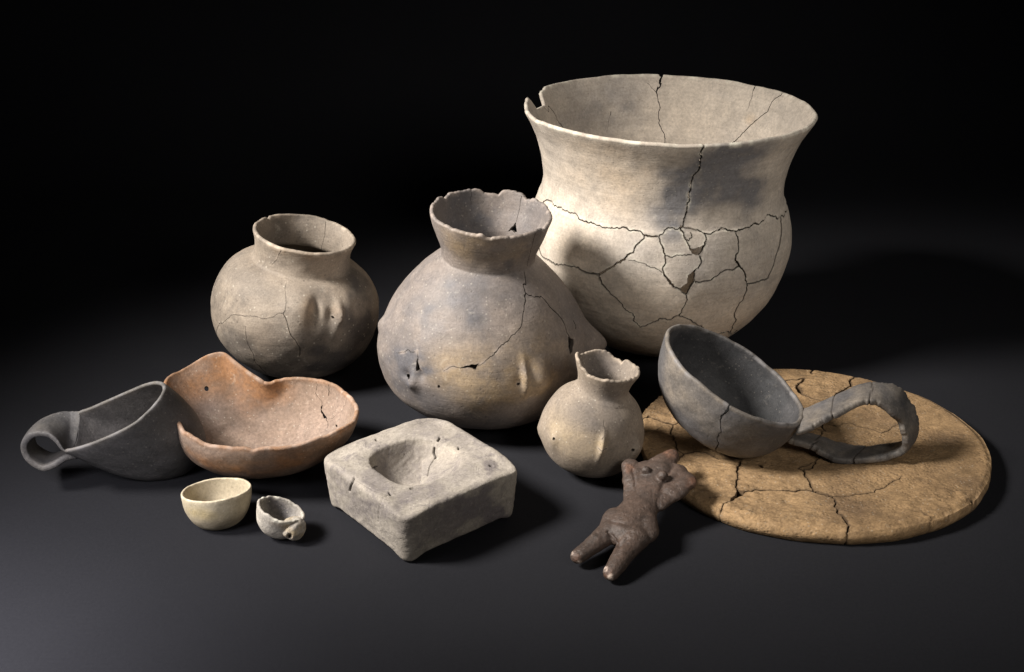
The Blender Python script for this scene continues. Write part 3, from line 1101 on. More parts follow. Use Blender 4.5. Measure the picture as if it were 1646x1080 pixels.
# ================================================================== BOWLS AND LADLES
def bowl_surface(C, e1, e2, a, b, depth, base, pw=1.0, wob=0.001, seed=1, rim_shift=None, seam=60, vr=0.8, skew=(0, 0), pit=0.0):
    """half-ellipsoid cup hung below a tilted rim ellipse; rim_shift(theta) -> offset vector of the lip"""
    e1, e2 = np.asarray(e1, float), np.asarray(e2, float)
    nrm = np.cross(e1, e2)
    nrm = nrm / np.linalg.norm(nrm)
    if nrm[2] < 0:
        nrm = -nrm
    C = np.asarray(C, float) - base
    rref = max(a, b)
    W = 2 * math.pi * rref
    Lm = 1.25 * (rref + depth) / 1.3
    th0 = R(seam)

    def S(s, t):
        th = s / rref + th0
        v = np.clip(t / Lm, 0, 1.2)
        ph = np.clip(v, 0.02, None) * math.pi / 2
        g = np.sin(np.minimum(ph, math.pi / 2)) ** pw
        h = np.cos(np.minimum(ph, math.pi / 2))
        c, sn = np.cos(th), np.sin(th)
        P = C + (a * g * c)[:, None] * e1 + (b * g * sn)[:, None] * e2 - (depth * h)[:, None] * nrm
        P = P + (h * skew[0])[:, None] * e1 + (h * skew[1])[:, None] * e2
        out = c[:, None] * e1 * g[:, None] + sn[:, None] * e2 * g[:, None] - nrm * h[:, None]
        w = wob * fbm(P, 14, 2, seed) + wob * .3 * fbm(P, 70, 2, seed + 4)
        P = P + out * (w * np.clip(v / .1, 0, 1))[:, None]
        if rim_shift is not None:
            P = P + rim_shift(th) * (np.clip((v - vr) / (1 - vr), 0, 1) ** 1.4)[:, None]
        return P
    return S, W, Lm


def strap(name, path, sides, widths, thicks, mat, parent, base, seed=1, mask=None, chip=0.0, nseg=96, sharp=3.0, wob=.0005, cracks=(), ruled=False, sag=None):
    """a flat clay strap swept along a path; sides: direction of its breadth at each path point"""
    path = catmull(np.asarray(path, float), 24)
    m = len(path)

    def res(v):
        v = np.asarray(v, float)
        if v.ndim == 1 and v.shape[0] == 3 and not np.isscalar(v[0]) and False:
            pass
        x = np.linspace(0, 1, len(v))
        q = np.linspace(0, 1, m)
        if v.ndim == 1:
            return np.interp(q, x, v)
        return np.stack([np.interp(q, x, v[:, i]) for i in range(v.shape[1])], -1)
    sd, wd, tk = res(sides), res(widths), res(thicks)
    L = np.concatenate([[0], np.cumsum(np.linalg.norm(np.diff(path, axis=0), axis=1))])
    q = np.linspace(0, L[-1], nseg)
    path = np.stack([np.interp(q, L, path[:, i]) for i in range(3)], -1)
    sd = np.stack([np.interp(q, L, sd[:, i]) for i in range(3)], -1)
    wd, tk = np.interp(q, L, wd), np.interp(q, L, tk)
    tg = np.gradient(path, axis=0)
    tg /= np.linalg.norm(tg, axis=1, keepdims=True)
    if not ruled:
        sd = sd - tg * (sd * tg).sum(1, keepdims=True)
    sd /= np.linalg.norm(sd, axis=1, keepdims=True)
    up = np.cross(sd, tg)
    up /= np.linalg.norm(up, axis=1, keepdims=True)
    sg = np.interp(np.linspace(0, 1, nseg), np.linspace(0, 1, len(sag)), sag) if sag is not None else np.zeros(nseg)
    K = 28
    V, F = [], []
    for k in range(K):
        a = 2 * math.pi * k / K
        ca, sa = math.cos(a), math.sin(a)
        x = math.copysign(abs(ca) ** (2 / sharp), ca)
        y_ = math.copysign(abs(sa) ** (2 / sharp), sa)
        V.append(path + sd * (x * wd / 2)[:, None] + up * (y_ * tk / 2)[:, None] - np.outer(sg * (1 - x * x), [0, 0, 1.0]))
    V = np.stack(V, 1)                                        # nseg, K, 3
    flat = V.reshape(-1, 3)
    cen = np.repeat(path, K, 0)
    d = flat - cen
    sdr = np.repeat(sd, K, 0)
    amp = wob * fbm(flat, 60, 3, seed)
    flat = flat + d / np.maximum(np.linalg.norm(d, axis=1, keepdims=True), 1e-6) * amp[:, None]
    if chip:
        lat = (d * sdr).sum(1)
        nz = fbm(np.repeat(path, K, 0) + sdr * np.sign(lat)[:, None] * .3, 38, 4, seed + 3)
        flat = flat - sdr * (lat * np.clip(nz + .1, 0, 1) * chip)[:, None]
    for i in range(nseg - 1):
        for k in range(K):
            a, b_ = i * K + k, i * K + (k + 1) % K
            F.append((a, b_, b_ + K, a + K))
    F.append(tuple(range(K - 1, -1, -1)))
    F.append(tuple((nseg - 1) * K + k for k in range(K)))
    mk = mask(flat) if mask else None
    fr = np.repeat(np.linspace(0, 1, nseg), K) + .006 * fbm(flat, 80, 2, seed + 8)
    for c_ in cracks:
        g = np.exp(-((fr - c_) / .0028) ** 2)
        flat = flat - (flat - cen) * (g * .12)[:, None]
        if mk is not None:
            mk[:, 2] = np.maximum(mk[:, 2], g * .9)
    o = mesh_obj(name, flat - base, F, mat, parent, mk)
    bm = bmesh.new(); bm.from_mesh(o.data); bmesh.ops.recalc_face_normals(bm, faces=bm.faces); bm.to_mesh(o.data); bm.free()
    return o


M_BLACK = clay('charcoal_clay', (0.115, 0.110, 0.113), (0.085, 0.083, 0.084), (0.038, 0.037, 0.037), (0.221, 0.196, 0.166), speck=0.22, contrast=0.6, rough=0.6, spec=0.35, speck_col=(.4, .37, .33))
M_LADLE = clay('smoked_grey_clay', (0.125, 0.118, 0.118), (0.085, 0.082, 0.084), (0.032, 0.032, 0.034), (0.27, 0.225, 0.175), speck=0.13, contrast=0.6, rough=0.6, spec=0.35, speck_col=(.45, .4, .34))
M_ORANGE = clay('orange_clay', (0.266, 0.196, 0.155), (0.244, 0.174, 0.130), (0.155, 0.122, 0.111), (0.281, 0.144, 0.070), speck=0.3, contrast=0.6, grain=300, grime=.25, rough=0.8)
M_CREAM = clay('cream_clay', (0.488, 0.424, 0.309), (0.424, 0.359, 0.252), (0.211, 0.171, 0.122), (0.407, 0.326, 0.179), speck=0.3, contrast=0.35, rough=0.75)
M_CHALK = clay('chalky_clay', (0.527, 0.484, 0.416), (0.391, 0.348, 0.297), (0.145, 0.136, 0.136), (0.425, 0.306, 0.145), speck=0.4, contrast=0.7, rough=0.85, bump=.5)


def build_black_ladle():
    base = ground(200, 765) - np.array([0, .012, 0])
    Y = base[1]
    C = at(188, 672, Y)
    tilt = R(31)
    e1 = np.array([-.988 * math.cos(tilt), -.15 * math.cos(tilt), -math.sin(tilt)])   # toward the handle, downhill
    e2 = np.array([.15, -.96, -.17])
    e2 -= e1 * (e1 @ e2); e2 /= np.linalg.norm(e2)
    a, b, dep = 0.064, 0.039, 0.101
    zb = lambda q: Z(20, 550, 4.32, [q])[0]
    N0, F0 = at(*zb((362, 764)), Y - .031), at(*zb((458, 482)), Y + .029)

    def mouth(th):                                            # the wall runs out into the handle
        q = (np.mod(th + math.pi, 2 * math.pi) - math.pi)
        dg = np.degrees(q)
        u_ = smooth(dg, -80, 80)[:, None]
        tgt = F0 + (N0 - F0) * u_
        tgt[:, 2] -= .016 * 4 * (u_ * (1 - u_))[:, 0]
        ell = C + (a * np.cos(q))[:, None] * e1 + (b * np.sin(q))[:, None] * e2
        return (tgt - ell) * (1 - smooth(abs(dg), 62, 118))[:, None]
    S, W, T = bowl_surface(C, e1, e2, a, b, dep, base, 0.9, 0.001, 41, mouth, seam=200, skew=(-.018, 0), vr=.45)
    sf = Surface(S, W, T, base, 0.0045)
    fd = Field(W)
    z = lambda p: Z(20, 550, 4.32, p)
    t = thing('clay_ladle', 'small charcoal black ladle with a tubular curled handle, at the far left of the group', 'ladle', base)

    def mk(P, st, n, side):
        m = np.zeros((len(P), 3))
        if side == 'out':
            m[:, 0] = .45 + .3 * fbm(P, 30, 3, 3)
        else:
            m[:, 1] = .12
        m[:, 1] += smooth(st[:, 1], T - .004, T) * .45 * sf.wear(st)
        return np.clip(m, 0, 1)
    rr_ = max(a, b)
    sf.wear = lambda st: smooth(abs(np.mod(st[:, 0] / rr_ + R(200) + math.pi, 2 * math.pi) - math.pi), R(62), R(70))
    build_shell(sf, fd, M_BLACK, t, 'bowl', 0.003, mask=mk)
    near = [(378, 767), (345, 745), (308, 690), (255, 648), (185, 638), (122, 655), (84, 700), (77, 745), (95, 795), (140, 843), (212, 880), (290, 855), (360, 808), (440, 790)]
    far = [(474, 481), (410, 484), (355, 488), (300, 504), (245, 530), (190, 565), (150, 610), (138, 660), (155, 710), (205, 750), (280, 780), (350, 765), (420, 740), (500, 740)]
    dn = [-.031, -.030, -.028] + [-.026] * 8 + [-.024, -.02, -.015]
    df = [.029, .029, .028, .026] + [.024] * 7 + [.022, .02, .02]
    pn = np.array([at(*z([q])[0], Y + d_) for q, d_ in zip(near, dn)])
    pf = np.array([at(*z([q])[0], Y + d_) for q, d_ in zip(far, df)])
    strap('handle', (pn + pf) / 2, pf - pn, np.linalg.norm(pf - pn, axis=1), [.0056, .0065, .0078] + [.0085] * (len(near) - 3), M_BLACK, t, base, 43, sharp=4.5, nseg=140,
          ruled=True, sag=[.0165, .013, .007, .002, 0, 0, 0, 0, 0, 0, 0, 0, 0, 0, 0, 0],
          mask=lambda P: np.clip(np.stack([.0 * P[:, 0] + .1, .18 + .25 * fbm(P, 60, 2, 2), 0 * P[:, 0]], -1), 0, 1))
    return t


def build_dipper():
    base = ground(412, 752)
    pts = [(577, 660, 1.212), (566, 640, 1.25), (540, 620, 1.28), (500, 609, 1.297), (460, 608, 1.302), (428, 613, 1.296), (407, 603, 1.302), (385, 588, 1.312), (360, 571, 1.322), (340, 573, 1.318),
           (297, 596, 1.298), (266, 614, 1.27), (268, 650, 1.215), (284, 682, 1.172), (294, 698, 1.156), (332, 718, 1.138), (388, 724, 1.128), (426, 725, 1.126), (477, 720, 1.13), (517, 707, 1.142), (552, 692, 1.162), (571, 679, 1.186)]
    rim = np.array([at(*p) for p in pts])
    C = at(430, 668, 1.212)
    e1, e2 = np.array([1.0, 0, 0]), np.array([0, 1.0, 0])
    a, b, dep = 0.1005, 0.086, C[2] - .001
    rc = catmull(rim, 20, True)
    ang = np.unwrap(np.arctan2((rc[:, 1] - C[1]) / b, (rc[:, 0] - C[0]) / a))
    o = np.argsort(ang)
    ang, rc = ang[o], rc[o]
    A3 = np.concatenate([ang - 2 * math.pi, ang, ang + 2 * math.pi])
    R3 = np.concatenate([rc, rc, rc])
    zr = np.random.default_rng(5)

    def shift(th):
        q = np.mod(th + math.pi, 2 * math.pi) - math.pi
        tgt = np.stack([np.interp(q, A3, R3[:, i]) for i in range(3)], -1)
        ell = C + np.stack([a * np.cos(th), b * np.sin(th), 0 * th], -1)
        P = np.stack([np.cos(th), np.sin(th), 0 * th], -1)
        j = .0012 * fbm(P, 7, 3, 8)
        return tgt - ell + np.stack([0 * th, 0 * th, j], -1)
    S, W, T = bowl_surface(C, e1, e2, a, b, dep, base, 0.85, 0.0012, 51, shift, seam=20, vr=.55, skew=(-.012, .006))
    sf = Surface(S, W, T, base, 0.005)
    fd = Field(W)
    z = lambda p: Z(250, 550, 3.178, p)
    li = lambda p: sf.line(z(p), True)
    c = sf.find(*z([(263, 236)])[0], True)
    fd.hole([c + [0.0024 * math.cos(q), 0.0026 * math.sin(q)] for q in np.linspace(0, 6.28, 9, endpoint=False)])
    fd.hole(li([(853, 318), (846, 345), (862, 368), (876, 388), (862, 390), (842, 352), (844, 330)]))
    fd.crack(li([(872, 388), (880, 410), (876, 440)]), [.001, .0008, .0004], seed=61)
    fd.crack(li([(820, 200), (818, 250), (848, 320)]), [.0005, .0005, .0006], seed=62)
    fd.crack(li([(890, 200), (882, 275)]), [.0009, .0007], seed=63)
    fd.crack(li([(1005, 250), (950, 350), (885, 395)]), [.0004, .0004, .0005], seed=64)
    fd.hole(li([(920, 420), (930, 425), (926, 435), (918, 430)]))
    bl = [(360, 755, .08, .03, 1, .55), (440, 748, .1, .025, 1, .6), (520, 720, .05, .03, 1, .5), (415, 752, .02, .012, 0, .6)]
    ib = [(340, 600, .05, .03, 1, .55), (395, 625, .05, .04, 1, .75), (300, 620, .04, .04, 1, .35), (420, 620, .03, .02, 1, .7), (340, 680, .05, .04, 0, .45), (300, 690, .03, .03, 0, .5), (340, 655, .03, .02, 0, .4)]
    bmf = blob_mask(sf, bl, ib)

    def mk(P, st, n, side):
        m = bmf(P, st, n, side)
        m[:, 1] = np.clip(m[:, 1] + smooth(st[:, 1], T - .005, T) * .55, 0, 1)
        return m
    t = thing('clay_dipper', 'orange clay dipper bowl with a broad pierced tab handle, behind the two little cups', 'dipper', base)
    hl = [sf.find(*z([q])[0], True) for q in ((340, 130), (200, 200))]
    sN, sL = sf.find(425, 616, True), sf.find(268, 640, True)
    tb = T * .80

    def region(c):
        s = c[:, 0]
        w = np.mod(s - sN[0], W)
        span = np.mod(sL[0] - sN[0], W)
        return np.where((w < span) & (c[:, 1] > tb), 1, 0)
    build_shell(sf, fd, M_ORANGE, t, ['bowl', 'handle'], 0.0036, 0.0007, region=region, mask=mk)
    return t


def build_small_bowl():
    base = ground(346, 828) - np.array([0, .009, 0])
    Y = base[1]
    C = at(347, 788, Y)
    tl = R(-9)
    e1 = np.array([1.0, 0, 0.06]); e1 /= np.linalg.norm(e1)
    e2 = np.array([0, math.cos(tl), math.sin(tl)])
    S, W, T = bowl_surface(C, e1, e2, 0.0355, 0.0335, C[2] + .004, base, 0.72, 0.0009, 71, lambda th: np.stack([0 * th, 0 * th, .0006 * fbm(np.stack([np.cos(th), np.sin(th), 0 * th], -1), 1.6, 3, 4)], -1), seam=60)
    sf = Surface(S, W, T, base, 0.0028)
    o = thing('clay_bowl', 'little cream coloured round bowl, plain rim, in front of the orange dipper', 'bowl', base)
    bl = [(330, 830, .03, .012, 1, .7), (360, 842, .05, .012, 0, .5), (310, 805, .02, .02, 1, .3)]
    build_shell(sf, Field(W), M_CREAM, o, 'bowl_wall', 0.0018, mask=blob_mask(sf, bl, [(345, 800, .04, .02, 0, .25)]))
    return o


def build_scoop():
    base = ground(458, 850) - np.array([0, .013, 0])
    Y = base[1]
    C = at(452, 820, Y)
    e1 = np.array([0.92, -0.18, -0.30]); e1 /= np.linalg.norm(e1)
    e2 = np.array([0.25, 1.0, -0.10]); e2 = e2 - e1 * (e1 @ e2); e2 /= np.linalg.norm(e2)
    def sh(th):
        P = np.stack([np.cos(th), np.sin(th), 0 * th], -1)
        return np.stack([0 * th, 0 * th, .0012 * fbm(P, 3, 3, 4)], -1)
    S, W, T = bowl_surface(C, e1, e2, 0.0255, 0.021, 0.03, base, 0.75, 0.0016, 81, sh, seam=60)
    sf = Surface(S, W, T, base, 0.0032)
    z = lambda p: Z(250, 550, 3.178, p)
    o = thing('clay_scoop', 'tiny chalky white cup with a pierced stub, right of the cream bowl', 'cup', base)
    bl = [(465, 845, .02, .01, 1, .7), (430, 840, .02, .02, 0, .35), (450, 850, .012, .01, 0, .4), (480, 835, .01, .02, 0, .3)]
    ib = [(450, 820, .03, .02, 0, .7), (440, 808, .02, .015, 0, .5)]
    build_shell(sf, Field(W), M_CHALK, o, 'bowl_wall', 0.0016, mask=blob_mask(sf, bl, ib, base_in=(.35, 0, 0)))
    # the stub: a lump with a hole through it
    bm = bmesh.new()
    c = at(473, 849, Y - .009) - base
    bmesh.ops.create_icosphere(bm, subdivisions=5, radius=1.0)
    V = np.array([v.co[:] for v in bm.verts])
    ax = ray(466, 861); ax = ax / np.linalg.norm(ax)
    sc = np.array([.0125, .013, .012])
    P = V * sc * (1 + .10 * fbm(V, 1.2, 2, 6))[:, None]
    hole = at(465.5, 861.5, Y - .021) - base - c
    # push in a pit where the perforation is
    d = P - hole
    along = d @ ax
    rad = np.linalg.norm(d - along[:, None] * ax, axis=1)
    front = (P @ ax) < 0.004
    P = P + ax * (np.exp(-(rad / .0022) ** 4) * .008 * front)[:, None]
    P = P + c
    P[:, 2] = np.maximum(P[:, 2], .0005)
    F = [[v.index for v in f.verts] for f in bm.faces]
    bm.free()
    mk = np.zeros((len(P), 3))
    mk[:, 1] = np.clip(.25 + .5 * fbm(P, 120, 2, 3), 0, .6)
    mk[:, 0] = np.clip(.4 * fbm(P, 100, 2, 7), 0, .5)
    mk[:, 2] = np.exp(-(rad / .002) ** 4) * .8 * front
    mesh_obj('stub', P, F, M_CHALK, o, mk)
    return o


# ================================================================== SQUARE DISH
M_DISH = clay('pale_grey_clay', (0.367, 0.327, 0.280), (0.320, 0.284, 0.240), (0.160, 0.140, 0.140), (0.400, 0.352, 0.287), speck=0.3, contrast=0.45, rough=0.85, bump=.3, big=22, grime=.75, pale=.4, scratch=.45)


def build_square_dish():
    h = 0.060
    L_, B_, R_, F_ = [ground(*p, z=h) for p in ((510, 732), (697, 660), (843, 752), (648, 832))]
    c0 = (L_ + B_ + R_ + F_) / 4
    base = np.array([c0[0], c0[1], 0.0])
    ex = (B_ - L_ + R_ - F_) / 4                                # half edge vectors
    ey = (L_ - F_ + B_ - R_) / 4
    ex[2] = ey[2] = 0
    nu, nv = 420, 330
    th = np.linspace(0, 2 * math.pi, nu, endpoint=False)
    v = np.linspace(0, 1, nv)
    TH, V = np.meshgrid(th, v)
    th, v = TH.ravel(), V.ravel()
    c, s = np.cos(th), np.sin(th)
    def sq(k):                                                # rounded square outline in unit box
        return (abs(c) ** k + abs(s) ** k) ** (-1 / k)
    corner = np.abs(np.sin(2 * th)) ** 1.0                      # 1 at corners
    prof = [(0.0, .000, 0.004), (0.12, .55, 0.004), (0.24, .915, 0.0), (0.265, .95, .0025), (0.28, .96, .006), (0.47, 1.010, .052), (0.50, 1.005, .0575), (0.53, .965, .0605), (0.60, .80, .0605), (0.68, .60, .0597),
            (0.70, .555, .058), (0.715, .53, .0545), (0.80, .42, .039), (0.90, .23, .0275), (1.0, 0.0, .0255)]
    pv = np.array(prof)
    cp = catmull(pv, 12)
    o_ = np.argsort(cp[:, 0], kind='stable')
    sc = np.interp(v, cp[o_, 0], cp[o_, 1])
    z = np.interp(v, cp[o_, 0], cp[o_, 2])
    inner = smooth(v, .60, .70)
    kk = 9.0 * (1 - inner) + 3.0 * inner
    rad = (abs(c) ** kk + abs(s) ** kk) ** (-1 / kk) * sc
    x, y = rad * c, rad * s
    # arched underside: corners are the feet
    lift = 0.0065 * (1 - smooth(np.maximum(abs(x), abs(y)) * 0 + np.minimum(abs(x), abs(y)) / np.maximum(np.maximum(abs(x), abs(y)), 1e-4), .62, .95))
    z = z + lift * (1 - smooth(v, .26, .42)) * smooth(v, .02, .2)
    sag = 0.004 * smooth(np.minimum(abs(x), abs(y)) / np.maximum(np.maximum(abs(x), abs(y)), 1e-4), .5, 1.0)
    z = z - sag * smooth(v, .40, .55) * (1 - smooth(v, .56, .66))
    cx_, cy_ = x, y
    # depression is off centre toward the back left
    offx, offy = -.05, .05
    x = x + offx * inner; y = y + offy * inner
    P = x[:, None] * ex + y[:, None] * ey
    hol = smooth(v, .66, .72)
    facet = .0578 - .42 * np.clip(.050 - P[:, 0] - .15 * P[:, 1], -.1, 1)      # flat mended side of the hollow
    z = z + (np.maximum(z, facet) - z) * hol * (P[:, 0] > .0)
    P[:, 2] = z
    # unevenness along outward normals (finite differences on the grid)
    G = P.reshape(nv, nu, 3)
    du = np.roll(G, -1, 1) - np.roll(G, 1, 1)
    dv = np.gradient(G, axis=0)
    n = np.cross(du, dv)
    n = n / np.maximum(np.linalg.norm(n, axis=2, keepdims=True), 1e-12)
    n = n.reshape(-1, 3)
    if (n * (P - [0, 0, .03])).sum() < 0:
        n = -n
    disp = .0006 * fbm(P, 18, 2, 61) + .00028 * fbm(P, 120, 3, 67)
    # scraped strokes on the top and sides
    disp += .00018 * vnoise(P @ np.array([[1, .8, 0], [-.8, 1, 0], [0, 0, 1.0]]) * np.array([14., 1.2, 9.]), 22, 5)
    pxy = project(P + base)
    zz = lambda p: np.array(Z(500, 650, 4.0, p))
    m = np.zeros((len(P), 3))
    view = P + base - np.array([0, 0, CAMH])
    vis = (n * view).sum(1) < 0

    def segd(A):
        d = np.full(len(P), 1e9)
        for a, b in zip(A[:-1], A[1:]):
            ab = b - a
            t = np.clip(((pxy - a) @ ab) / (ab @ ab), 0, 1)
            d = np.minimum(d, np.linalg.norm(pxy - a - t[:, None] * ab, axis=1))
        d[~vis] = 1e9
        return d
    for pts, w, dp in (([(278, 478), (262, 520), (250, 560)], 1.1, .004), ([(420, 400), (400, 415)], 1.0, .003), ([(828, 215), (815, 235)], 1.2, .004), ([(790, 285), (785, 315), (797, 345)], 1.3, .004),
                       ([(797, 345), (760, 400), (748, 460)], .6, .0015), ([(510, 580), (460, 610), (440, 660), (435, 760)], .55, .0012), ([(950, 280), (948, 290)], 1.2, .003), ([(1150, 398), (1165, 400)], 1.2, .003),
                       ([(418, 228), (424, 232)], 1.2, .0025), ([(640, 545), (660, 540)], 1.1, .0025), ([(285, 490), (400, 560), (500, 590), (640, 555)], .5, .0008), ([(505, 575), (515, 585)], 1.2, .003), ([(60, 0), (61, 1)], .1, 0)):
        d = segd(zz(pts))
        k = np.exp(-(d / w) ** 2)
        disp -= dp * k
        m[:, 2] = np.maximum(m[:, 2], np.clip(k * dp / .004, 0, .85))
    # flat repair plane inside the right of the hollow, plus stains
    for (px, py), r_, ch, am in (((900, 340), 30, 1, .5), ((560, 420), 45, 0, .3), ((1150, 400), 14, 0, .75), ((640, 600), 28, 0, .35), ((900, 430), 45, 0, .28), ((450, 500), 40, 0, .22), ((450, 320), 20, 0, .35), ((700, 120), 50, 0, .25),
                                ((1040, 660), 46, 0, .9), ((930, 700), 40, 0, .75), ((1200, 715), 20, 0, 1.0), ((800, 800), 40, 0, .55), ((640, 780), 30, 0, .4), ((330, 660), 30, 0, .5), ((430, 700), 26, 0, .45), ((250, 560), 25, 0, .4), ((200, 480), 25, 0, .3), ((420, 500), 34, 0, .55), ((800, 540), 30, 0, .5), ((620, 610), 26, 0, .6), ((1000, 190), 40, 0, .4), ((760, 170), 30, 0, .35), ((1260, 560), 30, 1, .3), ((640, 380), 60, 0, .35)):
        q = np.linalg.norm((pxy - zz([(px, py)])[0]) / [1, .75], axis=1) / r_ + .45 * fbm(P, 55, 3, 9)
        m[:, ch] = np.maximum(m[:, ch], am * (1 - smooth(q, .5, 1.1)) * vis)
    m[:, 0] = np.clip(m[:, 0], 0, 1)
    P = P + n * disp[:, None] * np.clip(v / .05, 0, 1)[:, None] 
    P[:, 2] -= P[:, 2].min()
    F = []
    idx = np.arange(nu * nv).reshape(nv, nu)
    a, b_ = idx[:-1], np.roll(idx[:-1], -1, 1)
    d_, e_ = idx[1:], np.roll(idx[1:], -1, 1)
    F = np.stack([a, b_, e_, d_], -1).reshape(-1, 4)
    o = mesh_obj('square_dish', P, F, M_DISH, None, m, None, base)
    bm = bmesh.new(); bm.from_mesh(o.data)
    bmesh.ops.remove_doubles(bm, verts=bm.verts, dist=1e-5)
    bmesh.ops.recalc_face_normals(bm, faces=bm.faces); bm.to_mesh(o.data); bm.free()
    o['label'] = 'pale grey square block dish with a round hollow and four corner feet, front centre'
    o['category'] = 'dish'
    return o


# ================================================================== PLATE
M_PLATE = clay('ochre_clay', (0.290, 0.189, 0.099), (0.244, 0.156, 0.080), (0.115, 0.075, 0.046), (0.377, 0.241, 0.121), dirt=(0.035, 0.022, 0.014), speck=0.25, contrast=0.8, bump=.36, pits=1.3, rough=.85, big=14)


class PlateSurface:
    """top of a round plate as a polar sheet unrolled on its own plane"""
    def __init__(self, base, rad, h, thick):
        self.base, self.rad, self.h = base, rad, h


def build_plate():
    h = 0.021
    L_, R_, F_, B_ = ground(1027, 690, h), ground(1597, 732, h), ground(1335, 850, h), ground(1290, 590, h)
    cx, cy = (L_[0] + R_[0]) / 2, (F_[1] + B_[1]) / 2
    rx, ry = (R_[0] - L_[0]) / 2 + .002, (B_[1] - F_[1]) / 2
    base = np.array([cx, cy, 0.0])
    edge_r = lambda th: 1.0 + .006 * np.sin(3 * th + 1) + .004 * np.sin(5 * th) + .003 * np.sin(9 * th + 2) + .002 * np.sin(23 * th)

    def top(P2):
        q = np.concatenate([P2, np.zeros((len(P2), 1))], 1)
        r = np.hypot(P2[:, 0] / rx, P2[:, 1] / ry)
        z = h + .0007 * fbm(q, 10, 2, 91) + .0003 * fbm(q, 60, 3, 95)
        ripple = vnoise(q * [1, 2.2, 1], 130, 97)
        z = z + .0011 * np.clip(ripple, -.5, 1) * smooth(fbm(q, 12, 2, 99), -.3, .3)
        z = z - .0035 * smooth(r, .965, 1.0)
        return z
    # pixel -> plate plane
    def pl(pts):
        out = []
        for p in Z(1020, 510, 2.743, pts):
            g = ground(p[0], p[1], h)
            out.append(np.array([g[0] - cx, g[1] - cy]))
        return out
    fd = Field(9)
    fd.wmin = .0013
    fd.crack(pl([(475, 625), (463, 650), (455, 700), (446, 745), (460, 765)]), [.001, .003, .0012, .002, .002], seed=101)
    fd.hole(pl([(446, 748), (484, 768), (478, 780), (440, 800), (412, 812), (432, 790), (448, 772)]))
    fd.crack(pl([(480, 772), (540, 757), (620, 762), (700, 766), (790, 768)]), [.0013, .0008, .0006, .0005, .0006], seed=102)
    fd.crack(pl([(742, 676), (775, 730), (792, 770), (870, 792), (880, 832), (920, 880), (942, 930), (935, 1010), (930, 1060)]), [.0022, .0022, .0018, .0012, .002, .0024, .0022, .0016, .0016], seed=103)
    fd.crack(pl([(412, 812), (360, 852), (345, 880), (340, 960)]), [.0016, .001, .001, .001], seed=104)
    fd.crack(pl([(742, 676), (720, 668), (770, 650), (790, 640)]), [.0016, .0012, .001, .0008], seed=105)
    fd.crack(pl([(790, 768), (870, 792), (960, 785), (1060, 770), (1120, 735), (1175, 700), (1130, 680)]), [.0008, .0007, .0007, .0009, .0009, .0007, .0004], seed=106, thin=True)
    fd.crack(pl([(775, 205), (776, 240), (782, 250)]), [.003, .0024, .001], seed=107)
    fd.crack(pl([(1030, 185), (1010, 225), (998, 255), (955, 302), (905, 328), (880, 345), (850, 380), (742, 676)]), [.0055, .0055, .0045, .0025, .0045, .003, .001, .001], seed=108)
    fd.crack(pl([(660, 285), (690, 276), (748, 268), (715, 300), (730, 335), (800, 362), (850, 380)]), [.001, .002, .003, .003, .003, .0012, .001], seed=109)
    fd.hole(pl([(712, 298), (730, 305), (742, 338), (725, 335), (708, 312)]))
    fd.crack(pl([(-40, 520), (20, 512), (100, 492), (180, 468), (240, 455)]), [.0012, .0012, .0012, .001, .0006], seed=110)
    fd.crack(pl([(10, 445), (60, 432), (120, 460), (180, 468)]), [.0008, .0009, .001, .001], seed=111)
    fd.crack(pl([(180, 468), (215, 600), (300, 590), (475, 625)]), [.0006, .0012, .001, .0012], seed=112)
    fd.crack(pl([(215, 600), (160, 640), (60, 700)]), [.001, .0008, .0008], seed=113)
    fd.crack(pl([(1330, 1000), (1312, 880), (1270, 860)]), [.0006, .0006, .0002], seed=114, thin=True)
    fd.crack(pl([(880, 480), (960, 470), (1090, 510), (1160, 470)]), [.0005, .0007, .0008, .0004], seed=115, thin=True)
    for p in ((553, 655), (560, 660), (1490, 800), (1500, 806)):
        c = pl([p])[0]
        fd.hole([c + np.array([.0018 * math.cos(q), .0024 * math.sin(q)]) for q in np.linspace(0, 6.28, 8, endpoint=False)])
    fd.finish()
    # sample points
    cell, fine, band = .0030, .0009, .004
    g = np.arange(-.215, .215, cell)
    X, Yg = np.meshgrid(g, g * .87)
    X = X + (np.arange(len(g)) % 2)[:, None] * cell / 2
    pts = np.stack([X.ravel(), Yg.ravel()], -1) + rng.normal(0, cell * .06, (X.size, 2))
    q = np.arctan2(pts[:, 1] / ry, pts[:, 0] / rx)
    rr = np.hypot(pts[:, 0] / rx, pts[:, 1] / ry) / edge_r(q)
    pts = pts[rr < .985]
    pts = pts[fd(pts) > band * .8]
    smp = fd.samples(fine)
    k = 3
    ij = np.unique(np.floor(smp / fine / 2).astype(np.int64), axis=0)
    oo = np.stack(np.meshgrid(np.arange(-k, k + 1), np.arange(-k, k + 1)), -1).reshape(-1, 2)
    cc = np.unique((ij[:, None] + oo[None]).reshape(-1, 2), axis=0)
    cc = (cc[:, None] * 2 + np.array([[0, 0], [1, 0], [0, 1], [1, 1]])[None]).reshape(-1, 2)
    fin = (cc + .5 + rng.uniform(-.12, .12, cc.shape)) * fine
    q = np.arctan2(fin[:, 1] / ry, fin[:, 0] / rx)
    fin = fin[np.hypot(fin[:, 0] / rx, fin[:, 1] / ry) / edge_r(q) < .994]
    F = fd(fin)
    fin = fin[(F < band) & (F > -fine * 1.2)]
    F = fd(fin)
    near = abs(F) < fine * .75
    z_ = fin[near]
